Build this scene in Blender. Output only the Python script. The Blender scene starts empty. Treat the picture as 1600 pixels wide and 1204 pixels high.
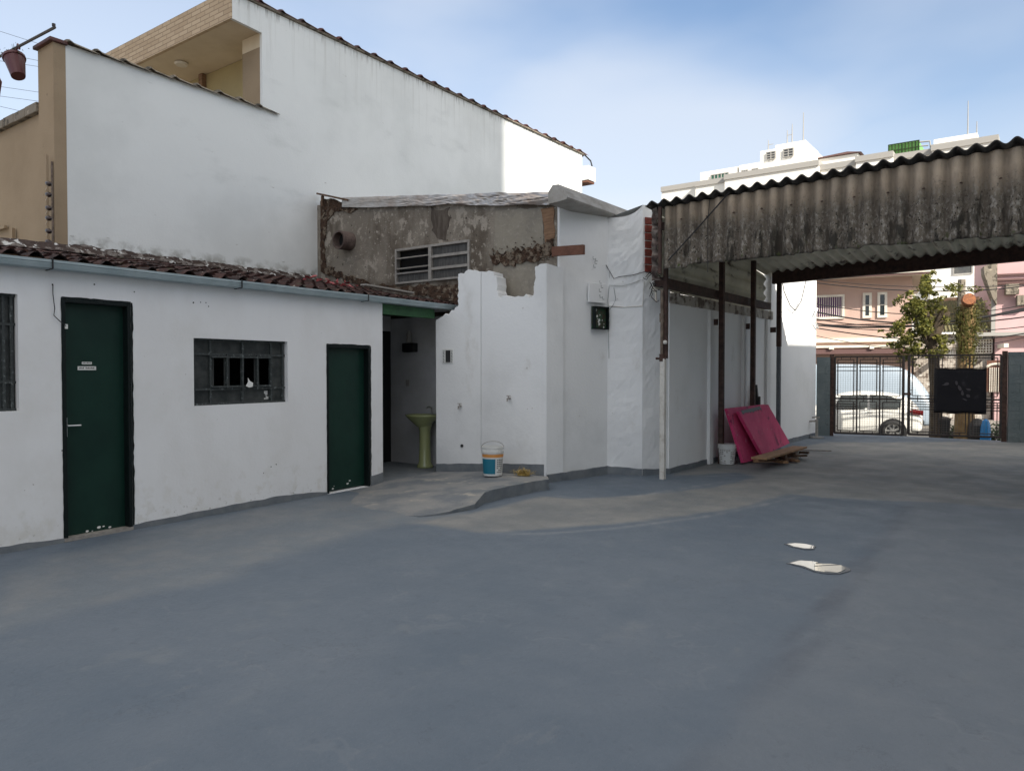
import bpy, bmesh, math, random
from mathutils import Vector, noise
R = math.radians
random.seed(7)
scene = bpy.context.scene
C = scene.collection
# ------------------------------------------------------------------ camera
F, CH, YAW, PITCH = 1150.0, 1.5, R(36.1), math.atan(24/1150.0)
cam_d = bpy.data.cameras.new("camera"); cam = bpy.data.objects.new("camera", cam_d); C.objects.link(cam)
cam.location = (0, 0, CH); cam.rotation_euler = (math.pi/2 - PITCH, 0, YAW)
cam_d.sensor_width = 36; cam_d.lens = 36*F/1600; cam_d.clip_start = 0.05; cam_d.clip_end = 2000
scene.camera = cam
# ------------------------------------------------------------------ light
SUN_EL, SUN_PHI = R(33), R(27)      # direction to the sun: (cos phi, -sin phi)
sun_d = bpy.data.lights.new("sun", 'SUN'); sun_d.energy = 4.0; sun_d.angle = R(0.53); sun_d.color = (1.0, 0.93, 0.82)
sun = bpy.data.objects.new("sun", sun_d); C.objects.link(sun)
to_sun = Vector((math.cos(SUN_PHI)*math.cos(SUN_EL), -math.sin(SUN_PHI)*math.cos(SUN_EL), math.sin(SUN_EL)))
sun.rotation_euler = to_sun.to_track_quat('Z', 'Y').to_euler()
world = bpy.data.worlds.new("World"); scene.world = world; world.use_nodes = True
wn, wl = world.node_tree.nodes, world.node_tree.links
for n in list(wn): wn.remove(n)
wo = wn.new('ShaderNodeOutputWorld'); bg = wn.new('ShaderNodeBackground'); bg.inputs[1].default_value = 0.10
sky = wn.new('ShaderNodeTexSky'); sky.sky_type = 'NISHITA'; sky.sun_disc = False
sky.sun_elevation = SUN_EL; sky.sun_rotation = math.pi/2 + SUN_PHI
sky.air_density = 1.0; sky.dust_density = 1.0; sky.ozone_density = 1.0
tc = wn.new('ShaderNodeTexCoord'); mp = wn.new('ShaderNodeMapping'); mp.inputs['Scale'].default_value = (1.0, 1.0, 2.3)
mp.inputs['Location'].default_value = (2.9, 1.1, 0.4)
nz = wn.new('ShaderNodeTexNoise'); nz.inputs['Scale'].default_value = 1.5; nz.inputs['Detail'].default_value = 5; nz.inputs['Roughness'].default_value = 0.42
nz.inputs['Distortion'].default_value = 0.1
cr = wn.new('ShaderNodeValToRGB'); cr.color_ramp.elements[0].position = 0.46; cr.color_ramp.elements[1].position = 0.72
cr.color_ramp.elements[1].color = (0.75, 0.75, 0.75, 1)
# a whitish bank near the horizon
sep = wn.new('ShaderNodeSeparateXYZ'); mr = wn.new('ShaderNodeMapRange'); mr.inputs[1].default_value = 0.36; mr.inputs[2].default_value = 0.18
mr.inputs[3].default_value = 0.0; mr.inputs[4].default_value = 0.9; mr.interpolation_type = 'SMOOTHSTEP'
mm = wn.new('ShaderNodeMath'); mm.operation = 'MULTIPLY'
cr2 = wn.new('ShaderNodeValToRGB'); cr2.color_ramp.elements[0].position = 0.36; cr2.color_ramp.elements[1].position = 0.56
mx1 = wn.new('ShaderNodeMath'); mx1.operation = 'MAXIMUM'
mixc = wn.new('ShaderNodeMixRGB'); mixc.inputs[2].default_value = (4.3, 4.55, 4.95, 1)
wl.new(tc.outputs['Generated'], mp.inputs[0]); wl.new(mp.outputs[0], nz.inputs[0]); wl.new(nz.outputs[0], cr.inputs[0]); wl.new(nz.outputs[0], cr2.inputs[0])
wl.new(tc.outputs['Generated'], sep.inputs[0]); wl.new(sep.outputs[2], mr.inputs[0]); wl.new(mr.outputs[0], mm.inputs[0]); wl.new(cr2.outputs[0], mm.inputs[1])
hz_dir = wn.new('ShaderNodeVectorMath'); hz_dir.operation = 'DOT_PRODUCT'; hz_dir.inputs[1].default_value = (-0.93, 0.37, 0.0)
hz_mr = wn.new('ShaderNodeMapRange'); hz_mr.inputs[1].default_value = 0.74; hz_mr.inputs[2].default_value = 0.96; hz_mr.inputs[4].default_value = 0.55; hz_mr.interpolation_type = 'SMOOTHSTEP'
hz_mx = wn.new('ShaderNodeMath'); hz_mx.operation = 'MAXIMUM'
wl.new(tc.outputs['Generated'], hz_dir.inputs[0]); wl.new(hz_dir.outputs['Value'], hz_mr.inputs[0]); wl.new(hz_mr.outputs[0], hz_mx.inputs[0]); wl.new(cr.outputs[0], hz_mx.inputs[1])
bk_dir = wn.new('ShaderNodeVectorMath'); bk_dir.operation = 'DOT_PRODUCT'; bk_dir.inputs[1].default_value = (-0.43, 0.895, 0.12)
bk_ad = wn.new('ShaderNodeMath'); bk_ad.operation = 'MULTIPLY_ADD'; bk_ad.inputs[1].default_value = 0.20
bk_mr = wn.new('ShaderNodeMapRange'); bk_mr.inputs[1].default_value = 1.035; bk_mr.inputs[2].default_value = 1.10; bk_mr.inputs[4].default_value = 0.68; bk_mr.interpolation_type = 'SMOOTHSTEP'
bk_mx = wn.new('ShaderNodeMath'); bk_mx.operation = 'MAXIMUM'
wl.new(tc.outputs['Generated'], bk_dir.inputs[0]); wl.new(nz.outputs[0], bk_ad.inputs[0]); wl.new(bk_dir.outputs['Value'], bk_ad.inputs[2]); wl.new(bk_ad.outputs[0], bk_mr.inputs[0])
wl.new(hz_mx.outputs[0], bk_mx.inputs[0]); wl.new(bk_mr.outputs[0], bk_mx.inputs[1]); wl.new(bk_mx.outputs[0], mx1.inputs[0]); wl.new(mm.outputs[0], mx1.inputs[1])
wl.new(sky.outputs[0], mixc.inputs[1]); wl.new(mx1.outputs[0], mixc.inputs[0])
# brighter broken cloud overhead, unseen, added to lift the light on shaded walls
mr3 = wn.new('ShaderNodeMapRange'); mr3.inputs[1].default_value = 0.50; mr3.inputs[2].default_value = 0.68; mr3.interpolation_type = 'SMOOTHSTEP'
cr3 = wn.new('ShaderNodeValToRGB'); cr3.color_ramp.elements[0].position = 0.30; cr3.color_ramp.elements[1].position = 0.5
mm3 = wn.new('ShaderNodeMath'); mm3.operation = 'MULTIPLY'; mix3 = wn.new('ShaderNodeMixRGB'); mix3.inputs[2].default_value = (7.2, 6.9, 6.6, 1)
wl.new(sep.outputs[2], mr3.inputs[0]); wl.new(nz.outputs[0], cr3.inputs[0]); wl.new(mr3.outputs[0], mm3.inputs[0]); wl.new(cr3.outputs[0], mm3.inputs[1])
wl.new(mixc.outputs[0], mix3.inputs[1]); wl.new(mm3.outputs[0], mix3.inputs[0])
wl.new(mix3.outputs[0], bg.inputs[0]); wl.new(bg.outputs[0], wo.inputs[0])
scene.view_settings.view_transform = 'Standard'; scene.view_settings.look = 'None'
scene.view_settings.gamma = 1; scene.view_settings.exposure = 1.0
scene.cycles.max_bounces = 8; scene.cycles.diffuse_bounces = 5

# ------------------------------------------------------------------ survey helpers (bearing in the photo -> point on a real plane)
_c, _s, _cp, _sp = math.cos(YAW), math.sin(YAW), math.cos(PITCH), math.sin(PITCH)
def ray(u, v):
    x = (u-800)/F; z = -(v-602)/F
    y2 = _cp + z*_sp; z2 = -_sp + z*_cp
    return (x*_c - y2*_s, x*_s + y2*_c, z2)
def on(ax, val, u, v):
    r = ray(u, v); t = (val - (0, 0, CH)[ax])/r[ax]
    return Vector((t*r[0], t*r[1], CH + t*r[2]))
def onp(p, q, u, v):
    r = ray(u, v); nx, ny = q[1]-p[1], -(q[0]-p[0])
    t = (p[0]*nx + p[1]*ny)/(r[0]*nx + r[1]*ny)
    return Vector((t*r[0], t*r[1], CH + t*r[2]))

# ------------------------------------------------------------------ object helpers
def tag(o, label=None, cat=None, group=None, kind=None):
    if label: o['label'] = label
    if cat: o['category'] = cat
    if group: o['group'] = group
    if kind: o['kind'] = kind
    return o
def thing(name, label, cat, loc=(0, 0, 0), group=None):
    o = bpy.data.objects.new(name, None); C.objects.link(o); o.location = loc; o.empty_display_size = 0.1
    return tag(o, label, cat, group)
class MB:
    """collects faces; build() links them as ONE mesh object (vertices are given in world space)"""
    def __init__(s): s.v = []; s.f = []
    def add(s, vs, fs):
        n = len(s.v); s.v += [tuple(v) for v in vs]; s.f += [tuple(i+n for i in f) for f in fs]; return s
    def box(s, x0, x1, y0, y1, z0, z1):
        return s.add([(x0,y0,z0),(x1,y0,z0),(x1,y1,z0),(x0,y1,z0),(x0,y0,z1),(x1,y0,z1),(x1,y1,z1),(x0,y1,z1)],
                     [(0,3,2,1),(4,5,6,7),(0,1,5,4),(1,2,6,5),(2,3,7,6),(3,0,4,7)])
    def obox(s, o, ux, uy, uz):
        o, ux, uy, uz = map(Vector, (o, ux, uy, uz)); P = [o, o+ux, o+ux+uy, o+uy]
        return s.add(P+[p+uz for p in P], [(0,3,2,1),(4,5,6,7),(0,1,5,4),(1,2,6,5),(2,3,7,6),(3,0,4,7)])
    def bar(s, a, b, w, h=None, up=(0, 0, 1)):
        a, b = Vector(a), Vector(b); h = h or w; d = (b-a).normalized(); up = Vector(up)
        if abs(d.dot(up)) > .98: up = Vector((1, 0, 0))
        sx = d.cross(up).normalized(); sz = sx.cross(d).normalized()
        return s.obox(a - sx*w/2 - sz*h/2, b-a, sx*w, sz*h)
    def tube(s, pts, r, n=8, cap=True):
        pts = [Vector(p) for p in pts]; rs = r if isinstance(r, (list, tuple)) else [r]*len(pts); vs = []; fs = []
        for i, p in enumerate(pts):
            d = (pts[min(i+1, len(pts)-1)] - pts[max(i-1, 0)]).normalized()
            up = Vector((0, 0, 1)) if abs(d.z) < .95 else Vector((1, 0, 0))
            a = d.cross(up).normalized(); b = a.cross(d)
            for k in range(n):
                t = 2*math.pi*k/n; vs.append(p + (a*math.cos(t) + b*math.sin(t))*rs[i])
        for i in range(len(pts)-1):
            for k in range(n): fs.append((i*n+k, i*n+(k+1)%n, (i+1)*n+(k+1)%n, (i+1)*n+k))
        if cap: fs += [tuple(range(n)), tuple(range((len(pts)-1)*n, len(pts)*n))[::-1]]
        return s.add(vs, fs)
    def lathe(s, prof, c=(0, 0, 0), n=24, sx=1, sy=1):
        vs = []; fs = []; c = Vector(c)
        for r, z in prof:
            for k in range(n): t = 2*math.pi*k/n; vs.append((c.x+r*sx*math.cos(t), c.y+r*sy*math.sin(t), c.z+z))
        for i in range(len(prof)-1):
            for k in range(n): fs.append((i*n+k, i*n+(k+1)%n, (i+1)*n+(k+1)%n, (i+1)*n+k))
        return s.add(vs, fs)
    def prism(s, poly, d):
        """poly: list of 3-D points (planar), extruded by vector d"""
        n = len(poly); P = [Vector(p) for p in poly]; d = Vector(d)
        return s.add(P + [p+d for p in P], [tuple(range(n)), tuple(range(n, 2*n))[::-1]] + [(i, i+n, (i+1) % n + n, (i+1) % n) for i in range(n)])
    def wall(s, p, q, z0, z1, th, holes=(), side=1):
        """wall from p to q (xy), thickness th to the left (side=1) of p->q; holes (s0,s1,z0,z1)"""
        p, q = Vector((p[0], p[1])), Vector((q[0], q[1])); L = (q-p).length; d = (q-p)/L; nrm = Vector((-d.y, d.x))*side*th
        S = sorted({0, L} | {h[i] for h in holes for i in (0, 1)}); Z = sorted({z0, z1} | {h[i] for h in holes for i in (2, 3)})
        S = [a for a in S if 0 <= a <= L]; Z = [a for a in Z if z0 <= a <= z1]
        def solid(i, j):
            if not (0 <= i < len(S)-1 and 0 <= j < len(Z)-1): return False
            cs, cz = (S[i]+S[i+1])/2, (Z[j]+Z[j+1])/2
            return not any(h[0] < cs < h[1] and h[2] < cz < h[3] for h in holes)
        def P(a, z, k): v = p + d*a + nrm*k; return (v.x, v.y, z)
        for i in range(len(S)-1):
            for j in range(len(Z)-1):
                if not solid(i, j): continue
                a, b, c, e = S[i], S[i+1], Z[j], Z[j+1]
                s.add([P(a,c,0), P(b,c,0), P(b,e,0), P(a,e,0)], [(0,1,2,3)])
                s.add([P(a,c,1), P(b,c,1), P(b,e,1), P(a,e,1)], [(3,2,1,0)])
                if not solid(i-1, j): s.add([P(a,c,0), P(a,e,0), P(a,e,1), P(a,c,1)], [(0,1,2,3)])
                if not solid(i+1, j): s.add([P(b,c,0), P(b,e,0), P(b,e,1), P(b,c,1)], [(3,2,1,0)])
                if not solid(i, j-1): s.add([P(a,c,0), P(b,c,0), P(b,c,1), P(a,c,1)], [(3,2,1,0)])
                if not solid(i, j+1): s.add([P(a,e,0), P(b,e,0), P(b,e,1), P(a,e,1)], [(0,1,2,3)])
        return s
    def build(s, name, mat, parent=None, smooth=False, bevel=0, sub=0):
        me = bpy.data.meshes.new(name); me.from_pydata(s.v, [], s.f); me.materials.append(mat)
        bm = bmesh.new(); bm.from_mesh(me); bmesh.ops.remove_doubles(bm, verts=bm.verts, dist=1e-5)
        bmesh.ops.recalc_face_normals(bm, faces=bm.faces); bm.to_mesh(me); bm.free()
        if smooth:
            for f in me.polygons: f.use_smooth = True
        o = bpy.data.objects.new(name, me); C.objects.link(o)
        if bevel:
            m = o.modifiers.new('b', 'BEVEL'); m.width = bevel; m.segments = 2; m.limit_method = 'ANGLE'
        if sub:
            m = o.modifiers.new('s', 'SUBSURF'); m.levels = sub; m.render_levels = sub
        if parent is not None:
            o.parent = parent
            base = Vector((0, 0, 0)); q = parent
            while q is not None: base += q.location; q = q.parent
            me.transform(__import__('mathutils').Matrix.Translation(-base))
        return o
def nv(x, y=0, z=0): return noise.noise(Vector((x, y, z)))

# ------------------------------------------------------------------ materials
def newmat(name):
    m = bpy.data.materials.new(name); m.use_nodes = True
    return m, m.node_tree.nodes, m.node_tree.links, m.node_tree.nodes['Principled BSDF']
def mat(name, col, rough=0.7, metal=0, col2=None, scale=4, detail=6, bump=0.0, bscale=30, ramp=(0.35, 0.65), stretch=(1, 1, 1), spec=None, alpha=None, trans=0, coat=0):
    m, n, l, b = newmat(name)
    b.inputs['Base Color'].default_value = (*col, 1); b.inputs['Roughness'].default_value = rough; b.inputs['Metallic'].default_value = metal
    if spec is not None: b.inputs['Specular IOR Level'].default_value = spec
    if trans: b.inputs['Transmission Weight'].default_value = trans
    if coat: b.inputs['Coat Weight'].default_value = coat
    if col2 or bump:
        g = n.new('ShaderNodeNewGeometry'); mpn = n.new('ShaderNodeMapping'); mpn.inputs['Scale'].default_value = stretch
        l.new(g.outputs['Position'], mpn.inputs[0])
    if col2:
        t = n.new('ShaderNodeTexNoise'); t.inputs['Scale'].default_value = scale; t.inputs['Detail'].default_value = detail; t.inputs['Roughness'].default_value = .62
        c = n.new('ShaderNodeValToRGB'); c.color_ramp.elements[0].position, c.color_ramp.elements[1].position = ramp
        c.color_ramp.elements[0].color = (*col, 1); c.color_ramp.elements[1].color = (*col2, 1)
        l.new(mpn.outputs[0], t.inputs[0]); l.new(t.outputs[0], c.inputs[0]); l.new(c.outputs[0], b.inputs['Base Color'])
    if bump:
        t2 = n.new('ShaderNodeTexNoise'); t2.inputs['Scale'].default_value = bscale; t2.inputs['Detail'].default_value = 5
        bp = n.new('ShaderNodeBump'); bp.inputs['Strength'].default_value = bump; bp.inputs['Distance'].default_value = 0.02
        l.new(mpn.outputs[0], t2.inputs[0]); l.new(t2.outputs[0], bp.inputs['Height']); l.new(bp.outputs[0], b.inputs['Normal'])
    return m
def layered(name, base, layers, rough=.85, bumps=(), spec=.3):
    """base colour, then layers (colour, scale, lo, hi, stretch, detail[, zlo, zhi]) blended by noise masks in world space"""
    m, n, l, b = newmat(name); b.inputs['Roughness'].default_value = rough; b.inputs['Specular IOR Level'].default_value = spec
    g = n.new('ShaderNodeNewGeometry'); prev = n.new('ShaderNodeRGB'); prev.outputs[0].default_value = (*base, 1); cur = prev.outputs[0]
    for i, L in enumerate(layers):
        col, sc, lo, hi, st, det = L[:6]
        mpn = n.new('ShaderNodeMapping'); mpn.inputs['Scale'].default_value = st; mpn.inputs['Location'].default_value = (i*3.7, i*1.9, i*5.1)
        t = n.new('ShaderNodeTexNoise'); t.inputs['Scale'].default_value = sc; t.inputs['Detail'].default_value = det; t.inputs['Roughness'].default_value = .6
        mrn = n.new('ShaderNodeMapRange'); mrn.inputs[1].default_value = lo; mrn.inputs[2].default_value = hi; mrn.interpolation_type = 'SMOOTHSTEP'
        mrn.inputs[4].default_value = L[8] if len(L) > 8 else 1
        l.new(g.outputs['Position'], mpn.inputs[0]); l.new(mpn.outputs[0], t.inputs[0]); l.new(t.outputs[0], mrn.inputs[0]); fac = mrn.outputs[0]
        if len(L) > 6 and L[6] is not None:
            sp = n.new('ShaderNodeSeparateXYZ'); l.new(g.outputs['Position'], sp.inputs[0])
            # height with a ragged offset
            ad = n.new('ShaderNodeMath'); ad.operation = 'MULTIPLY_ADD'; ad.inputs[1].default_value = -(abs(L[7]-L[6]))*1.2; l.new(t.outputs[0], ad.inputs[0]); l.new(sp.outputs[2], ad.inputs[2])
            m2 = n.new('ShaderNodeMapRange'); m2.inputs[1].default_value = L[7]-abs(L[7]-L[6])*.6; m2.inputs[2].default_value = L[6]-abs(L[7]-L[6])*.6
            l.new(ad.outputs[0], m2.inputs[0])
            mu = n.new('ShaderNodeMath'); mu.operation = 'MULTIPLY'; l.new(fac, mu.inputs[0]); l.new(m2.outputs[0], mu.inputs[1]); fac = mu.outputs[0]
        mx = n.new('ShaderNodeMixRGB'); mx.inputs[2].default_value = (*col, 1); l.new(cur, mx.inputs[1]); l.new(fac, mx.inputs[0]); cur = mx.outputs[0]
    l.new(cur, b.inputs['Base Color'])
    last = None
    for sc, st, dist in bumps:
        t = n.new('ShaderNodeTexNoise'); t.inputs['Scale'].default_value = sc; t.inputs['Detail'].default_value = 6
        l.new(g.outputs['Position'], t.inputs[0])
        bp = n.new('ShaderNodeBump'); bp.inputs['Strength'].default_value = st; bp.inputs['Distance'].default_value = dist
        l.new(t.outputs[0], bp.inputs['Height'])
        if last: l.new(last, bp.inputs['Normal'])
        last = bp.outputs[0]
    if last: l.new(last, b.inputs['Normal'])
    return m
V1 = (1, 1, 1)
M = {}
M['white'] = layered('white limewash', (.78, .79, .79), [((.66, .67, .67), .9, .45, .75, V1, 5), ((.60, .59, .56), 2.2, .58, .78, (1, 1, .5), 7), ((.45, .44, .41), 14, .70, .76, V1, 6)],
                     bumps=((3.0, .2, .03), (28, .22, .010), (110, .15, .004)))
M['white_smooth'] = layered('white paint over plaster', (.78, .79, .80), [((.69, .69, .68), 1.1, .45, .8, V1, 5), ((.745, .75, .755), 2.0, .42, .68, (1, 1.4, .5), 6), ((.70, .70, .685), 8, .5, .66, (1, 1, 1), 6, .05, .55), ((.50, .50, .48), 24, .60, .68, V1, 5, .06, .20), ((.66, .65, .61), 2.6, .6, .8, (1, 1, .6), 6, .25, .9), ((.42, .41, .39), 22, .73, .77, V1, 4)],
                     bumps=((2.0, .3, .03), (40, .18, .008)))
M['white_pass'] = layered('white passage paint', (.86, .86, .85), [((.78, .78, .76), 1.1, .45, .8, V1, 5), ((.70, .69, .66), 2.6, .6, .8, (1, 1, .6), 6)], bumps=((2.0, .3, .03), (40, .18, .008)))
M['house'] = layered('weathered white render', (.73, .75, .74), [((.64, .66, .65), .5, .4, .7, V1, 5), ((.60, .62, .61), 1.6, .55, .8, (1, .6, 1.3), 8), ((.56, .57, .55), 3.0, .50, .70, (1, 3.5, .16), 7, 7.4, 6.0), ((.46, .46, .44), 9, .69, .73, (1, .5, 2.0), 8), ((.30, .30, .28), 6, .5, .62, (1, 3, .3), 8, 7.42, 7.22), ((.30, .30, .27), 6, .38, .62, V1, 8, 3.14, 3.30)],
                     bumps=((2.5, .25, .03), (35, .25, .01)))
M['grey_render'] = layered('bare grey render', (.20, .175, .145), [((.26, .23, .19), 1.6, .4, .65, V1, 6), ((.11, .09, .07), 1.3, .48, .68, (1.6, 1, .5), 7), ((.33, .295, .25), 5.5, .565, .62, (1, 1, .8), 9), ((.36, .325, .28), 15, .59, .64, (1, 1, .9), 8), ((.06, .05, .04), 12, .64, .68, (1, 1, .9), 8), ((.07, .05, .035), 2.6, .35, .6, V1, 8, 2.75, 3.05)],
                     rough=.95, bumps=((7, .7, .03), (40, .5, .015)))
M['grey_patch'] = layered('grey mortar patch', (.27, .245, .20), [((.21, .19, .16), 3, .4, .7, V1, 6), ((.34, .31, .27), 20, .5, .8, V1, 6)], rough=.95, bumps=((9, .5, .02), (60, .3, .008)))
M['brick_raw'] = layered('crumbling brick and earth', (.075, .045, .03), [((.20, .16, .12), 9, .5, .58, V1, 8), ((.04, .025, .018), 13, .52, .6, V1, 8)], rough=1, bumps=((14, 1, .06), (50, .8, .03)))
M['skirt'] = mat('grey floor paint on wall foot', (.125, .145, .165), .8, col2=(.185, .2, .21), scale=5, bump=.4, bscale=25)
M['plat'] = layered('cement platform', (.23, .232, .228), [((.15, .165, .18), 1.6, .42, .6, V1, 6), ((.34, .32, .28), 4.5, .55, .72, V1, 7), ((.09, .09, .09), 17, .68, .74, V1, 5)], rough=.85, bumps=((4, .4, .03), (60, .3, .008)))
M['green'] = mat('dark green enamel', (.003, .022, .016), .42, col2=(.006, .033, .023), scale=2, bump=.15, bscale=8, spec=.35)
M['green_frame'] = mat('dark green frame paint', (.0015, .006, .006), .55, bump=.2, bscale=20, spec=.3)
M['green_beam'] = mat('bright green beam paint', (.035, .12, .045), .7, col2=(.02, .07, .03), scale=6, bump=.3)
M['glass_dark'] = mat('dirty dark glass', (.022, .026, .027), .28, col2=(.06, .065, .063), scale=9, spec=.5)
M['win_frame'] = mat('dark worn window steel', (.035, .042, .042), .6, col2=(.15, .17, .17), scale=30, bump=.4, ramp=(.55, .68))
M['steel'] = mat('brushed steel', (.55, .55, .55), .3, metal=1)
M['black'] = mat('black plastic', (.012, .012, .013), .5)
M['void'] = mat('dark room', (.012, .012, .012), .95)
M['gutter'] = mat('pale grey gutter', (.36, .43, .45), .5, col2=(.27, .34, .36), scale=3, bump=.2, bscale=8)
M['tile'] = layered('old clay tile', (.050, .022, .018), [((.022, .013, .012), 4, .42, .58, V1, 7), ((.11, .06, .045), 9, .58, .70, V1, 6), ((.42, .38, .33), 16, .64, .68, V1, 7), ((.04, .045, .02), 3, .6, .7, V1, 7)], rough=.95, bumps=((30, .7, .015),))
M['tile_red'] = mat('glazed red tile', (.13, .035, .025), .6, col2=(.05, .03, .028), scale=5, bump=.4)
M['beige'] = layered('beige render', (.33, .25, .165), [((.28, .21, .135), .9, .4, .7, V1, 5), ((.20, .15, .10), 9, .68, .74, V1, 7)], bumps=((6, .3, .02), (60, .3, .01)))
M['cream'] = mat('cream ceiling paint', (.70, .60, .45), .8, col2=(.60, .50, .36), scale=1.5, bump=.1)
M['olive'] = mat('olive wall paint', (.42, .34, .17), .8, col2=(.36, .29, .15), scale=2)
M['coping'] = layered('mossy coping stone', (.22, .19, .15), [((.08, .07, .055), 6, .5, .6, V1, 7), ((.38, .33, .26), 9, .6, .7, V1, 6)], bumps=((20, .6, .02),))
M['wood'] = mat('weathered timber', (.16, .085, .045), .8, col2=(.28, .17, .10), scale=6, stretch=(1, 1, 9), bump=.5)
M['wood_red'] = mat('reddish plank', (.17, .075, .045), .8, col2=(.10, .04, .025), scale=5, bump=.5)
M['plank'] = mat('sawn pine plank', (.42, .25, .13), .8, col2=(.25, .14, .07), scale=14, bump=.5)
M['rubble'] = mat('dark wood scrap', (.05, .03, .02), .9, col2=(.17, .10, .06), scale=12, bump=.6)
M['rust'] = mat('rusty brown steel', (.035, .020, .016), .8, col2=(.085, .045, .035), scale=12, bump=.4)
M['white_pipe'] = mat('white painted pipe', (.62, .60, .55), .6, col2=(.42, .38, .33), scale=9, bump=.3, ramp=(.5, .75))
M['pipe_brown'] = mat('dirty brown pipe', (.22, .17, .13), .7, col2=(.09, .065, .05), scale=14, bump=.4)
M['tarp'] = mat('silver roofing membrane', (.50, .49, .48), .32, metal=.55, col2=(.40, .34, .30), scale=3, bump=.25, bscale=11)
M['zinc'] = mat('aged grey roof metal', (.40, .38, .35), .55, metal=.2, col2=(.27, .25, .22), scale=4, bump=.2)
M['pvc'] = mat('brown clay pipe', (.15, .11, .095), .8, col2=(.08, .055, .048), scale=9, bump=.3)
M['alu'] = mat('dull aluminium', (.36, .34, .31), .6, metal=.2, col2=(.26, .24, .22), scale=20)
M['ribbed_glass'] = mat('grimy ribbed glass', (.03, .03, .028), .5, col2=(.09, .085, .08), scale=60, stretch=(1, 1, .1), bump=.3, bscale=60)
M['basin'] = mat('olive green ceramic', (.38, .41, .20), .2, col2=(.34, .37, .17), scale=2, spec=.6, coat=.4)
M['inner'] = mat('dim grey tiling', (.55, .55, .56), .6, col2=(.44, .44, .44), scale=2, bump=.15)
M['plastic_white'] = mat('white plastic', (.72, .73, .71), .4, col2=(.62, .62, .60), scale=6)
M['teal'] = mat('teal label', (.01, .16, .24), .45)
M['orange'] = mat('orange label band', (.62, .27, .07), .5)
M['yellow'] = mat('straw yellow bristles', (.55, .40, .12), .9, col2=(.40, .27, .08), scale=40, bump=.8, bscale=80)
M['magenta'] = layered('magenta painted panel', (.64, .06, .175), [((.52, .045, .14), 2.5, .4, .65, V1, 6), ((.22, .02, .07), 3.5, .60, .66, V1, 8), ((.62, .20, .30), 5, .60, .72, V1, 8), ((.45, .30, .30), 16, .66, .70, V1, 6)], rough=.65, bumps=((8, .4, .015),))
M['brick_red'] = mat('painted red brick', (.22, .035, .025), .8, col2=(.12, .03, .02), scale=12, bump=.6, bscale=25)
M['fibro_old'] = layered('mossy fibre cement', (.50, .40, .30), [((.41, .325, .24), 2.5, .35, .7, (1, 1, .3), 6), ((.155, .132, .105), 4.5, .05, .38, (1, 1, .25), 8, 3.36, 3.66), ((.31, .285, .25), 34, .48, .64, (1, 1, .6), 8, 3.2, 3.6), ((.045, .04, .033), 9, .50, .62, (1, 1, .35), 8, 3.1, 3.6), ((.014, .012, .010), 36, .58, .64, V1, 6, 3.1, 3.6), ((.03, .026, .02), 3.2, .55, .66, (1, 1, .2), 7, 2.9, 3.6), ((.07, .09, .03), 9, .58, .66, V1, 7, 2.88, 3.05)],
                       rough=1, bumps=((45, .8, .012), (130, .5, .005)))
M['fibro_under'] = layered('stained fibre cement underside', (.72, .70, .58), [((.60, .58, .47), 1.8, .4, .65, V1, 6), ((.12, .10, .08), 3, .56, .68, (1.5, .5, 1), 7)], rough=.95, bumps=((40, .4, .01),))
M['fibro_roof'] = layered('dark weathered roof sheet', (.05, .047, .045), [((.11, .10, .09), 8, .5, .7, V1, 7)], rough=1, bumps=((60, .6, .01),))
M['fibro_edge'] = M['fibro_roof']
M['block'] = layered('grey painted block', (.13, .16, .17), [((.17, .20, .205), 2, .4, .7, V1, 5), ((.08, .09, .09), 9, .64, .72, V1, 7)], bumps=((20, .6, .02),))
M['iron'] = mat('black gate iron', (.02, .018, .018), .55, col2=(.05, .035, .03), scale=20)
M['wire'] = mat('galvanised wire', (.16, .15, .14), .5, metal=.4)
M['cable'] = mat('black cable', (.012, .012, .014), .6)
M['cable_white'] = mat('painted cable', (.42, .43, .43), .7)
M['banner'] = layered('black printed sheet', (.006, .006, .010), [((.035, .033, .042), 4.5, .58, .75, V1, 5)], rough=.6)
M['smoke'] = mat('faint grey print', (.05, .045, .055), .7)
M['asphalt'] = mat('grey asphalt', (.075, .072, .068), .9, col2=(.11, .105, .10), scale=3, bump=.4, bscale=60)
M['sidewalk'] = mat('street cement', (.20, .185, .165), .9, col2=(.28, .26, .23), scale=2, bump=.4, bscale=30)
M['car_white'] = mat('pearl white car paint', (.70, .69, .64), .25, spec=.5, coat=.8)
M['van'] = mat('pale blue grey van paint', (.30, .36, .42), .35, spec=.5, coat=.4)
M['glass_car'] = mat('tinted car glass', (.015, .022, .022), .08, spec=.8)
M['rubber'] = mat('tyre rubber', (.018, .018, .018), .85, bump=.3)
M['rim'] = mat('alloy rim', (.55, .55, .53), .3, metal=.8)
M['tail'] = mat('red tail lamp', (.10, .006, .008), .15, spec=.8)
M['chrome'] = mat('chrome', (.7, .7, .7), .1, metal=1)
M['pink'] = mat('salmon pink render', (.50, .355, .295), .85, col2=(.46, .32, .265), scale=1.2, bump=.1)
M['pink2'] = mat('cool pink render', (.54, .36, .36), .85, col2=(.50, .33, .33), scale=1.2)
M['offwhite'] = mat('off white trim', (.74, .69, .60), .8, col2=(.62, .57, .48), scale=3)
M['apt'] = mat('cream white facade', (.80, .78, .72), .85, col2=(.75, .73, .68), scale=.15)
M['apt_band'] = mat('grey parapet band', (.32, .31, .29), .85)
M['apt_glass'] = mat('dark apartment glass', (.045, .05, .055), .15, col2=(.11, .11, .10), scale=1.3)
M['purple'] = mat('purple shutter', (.09, .02, .10), .6)
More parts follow.
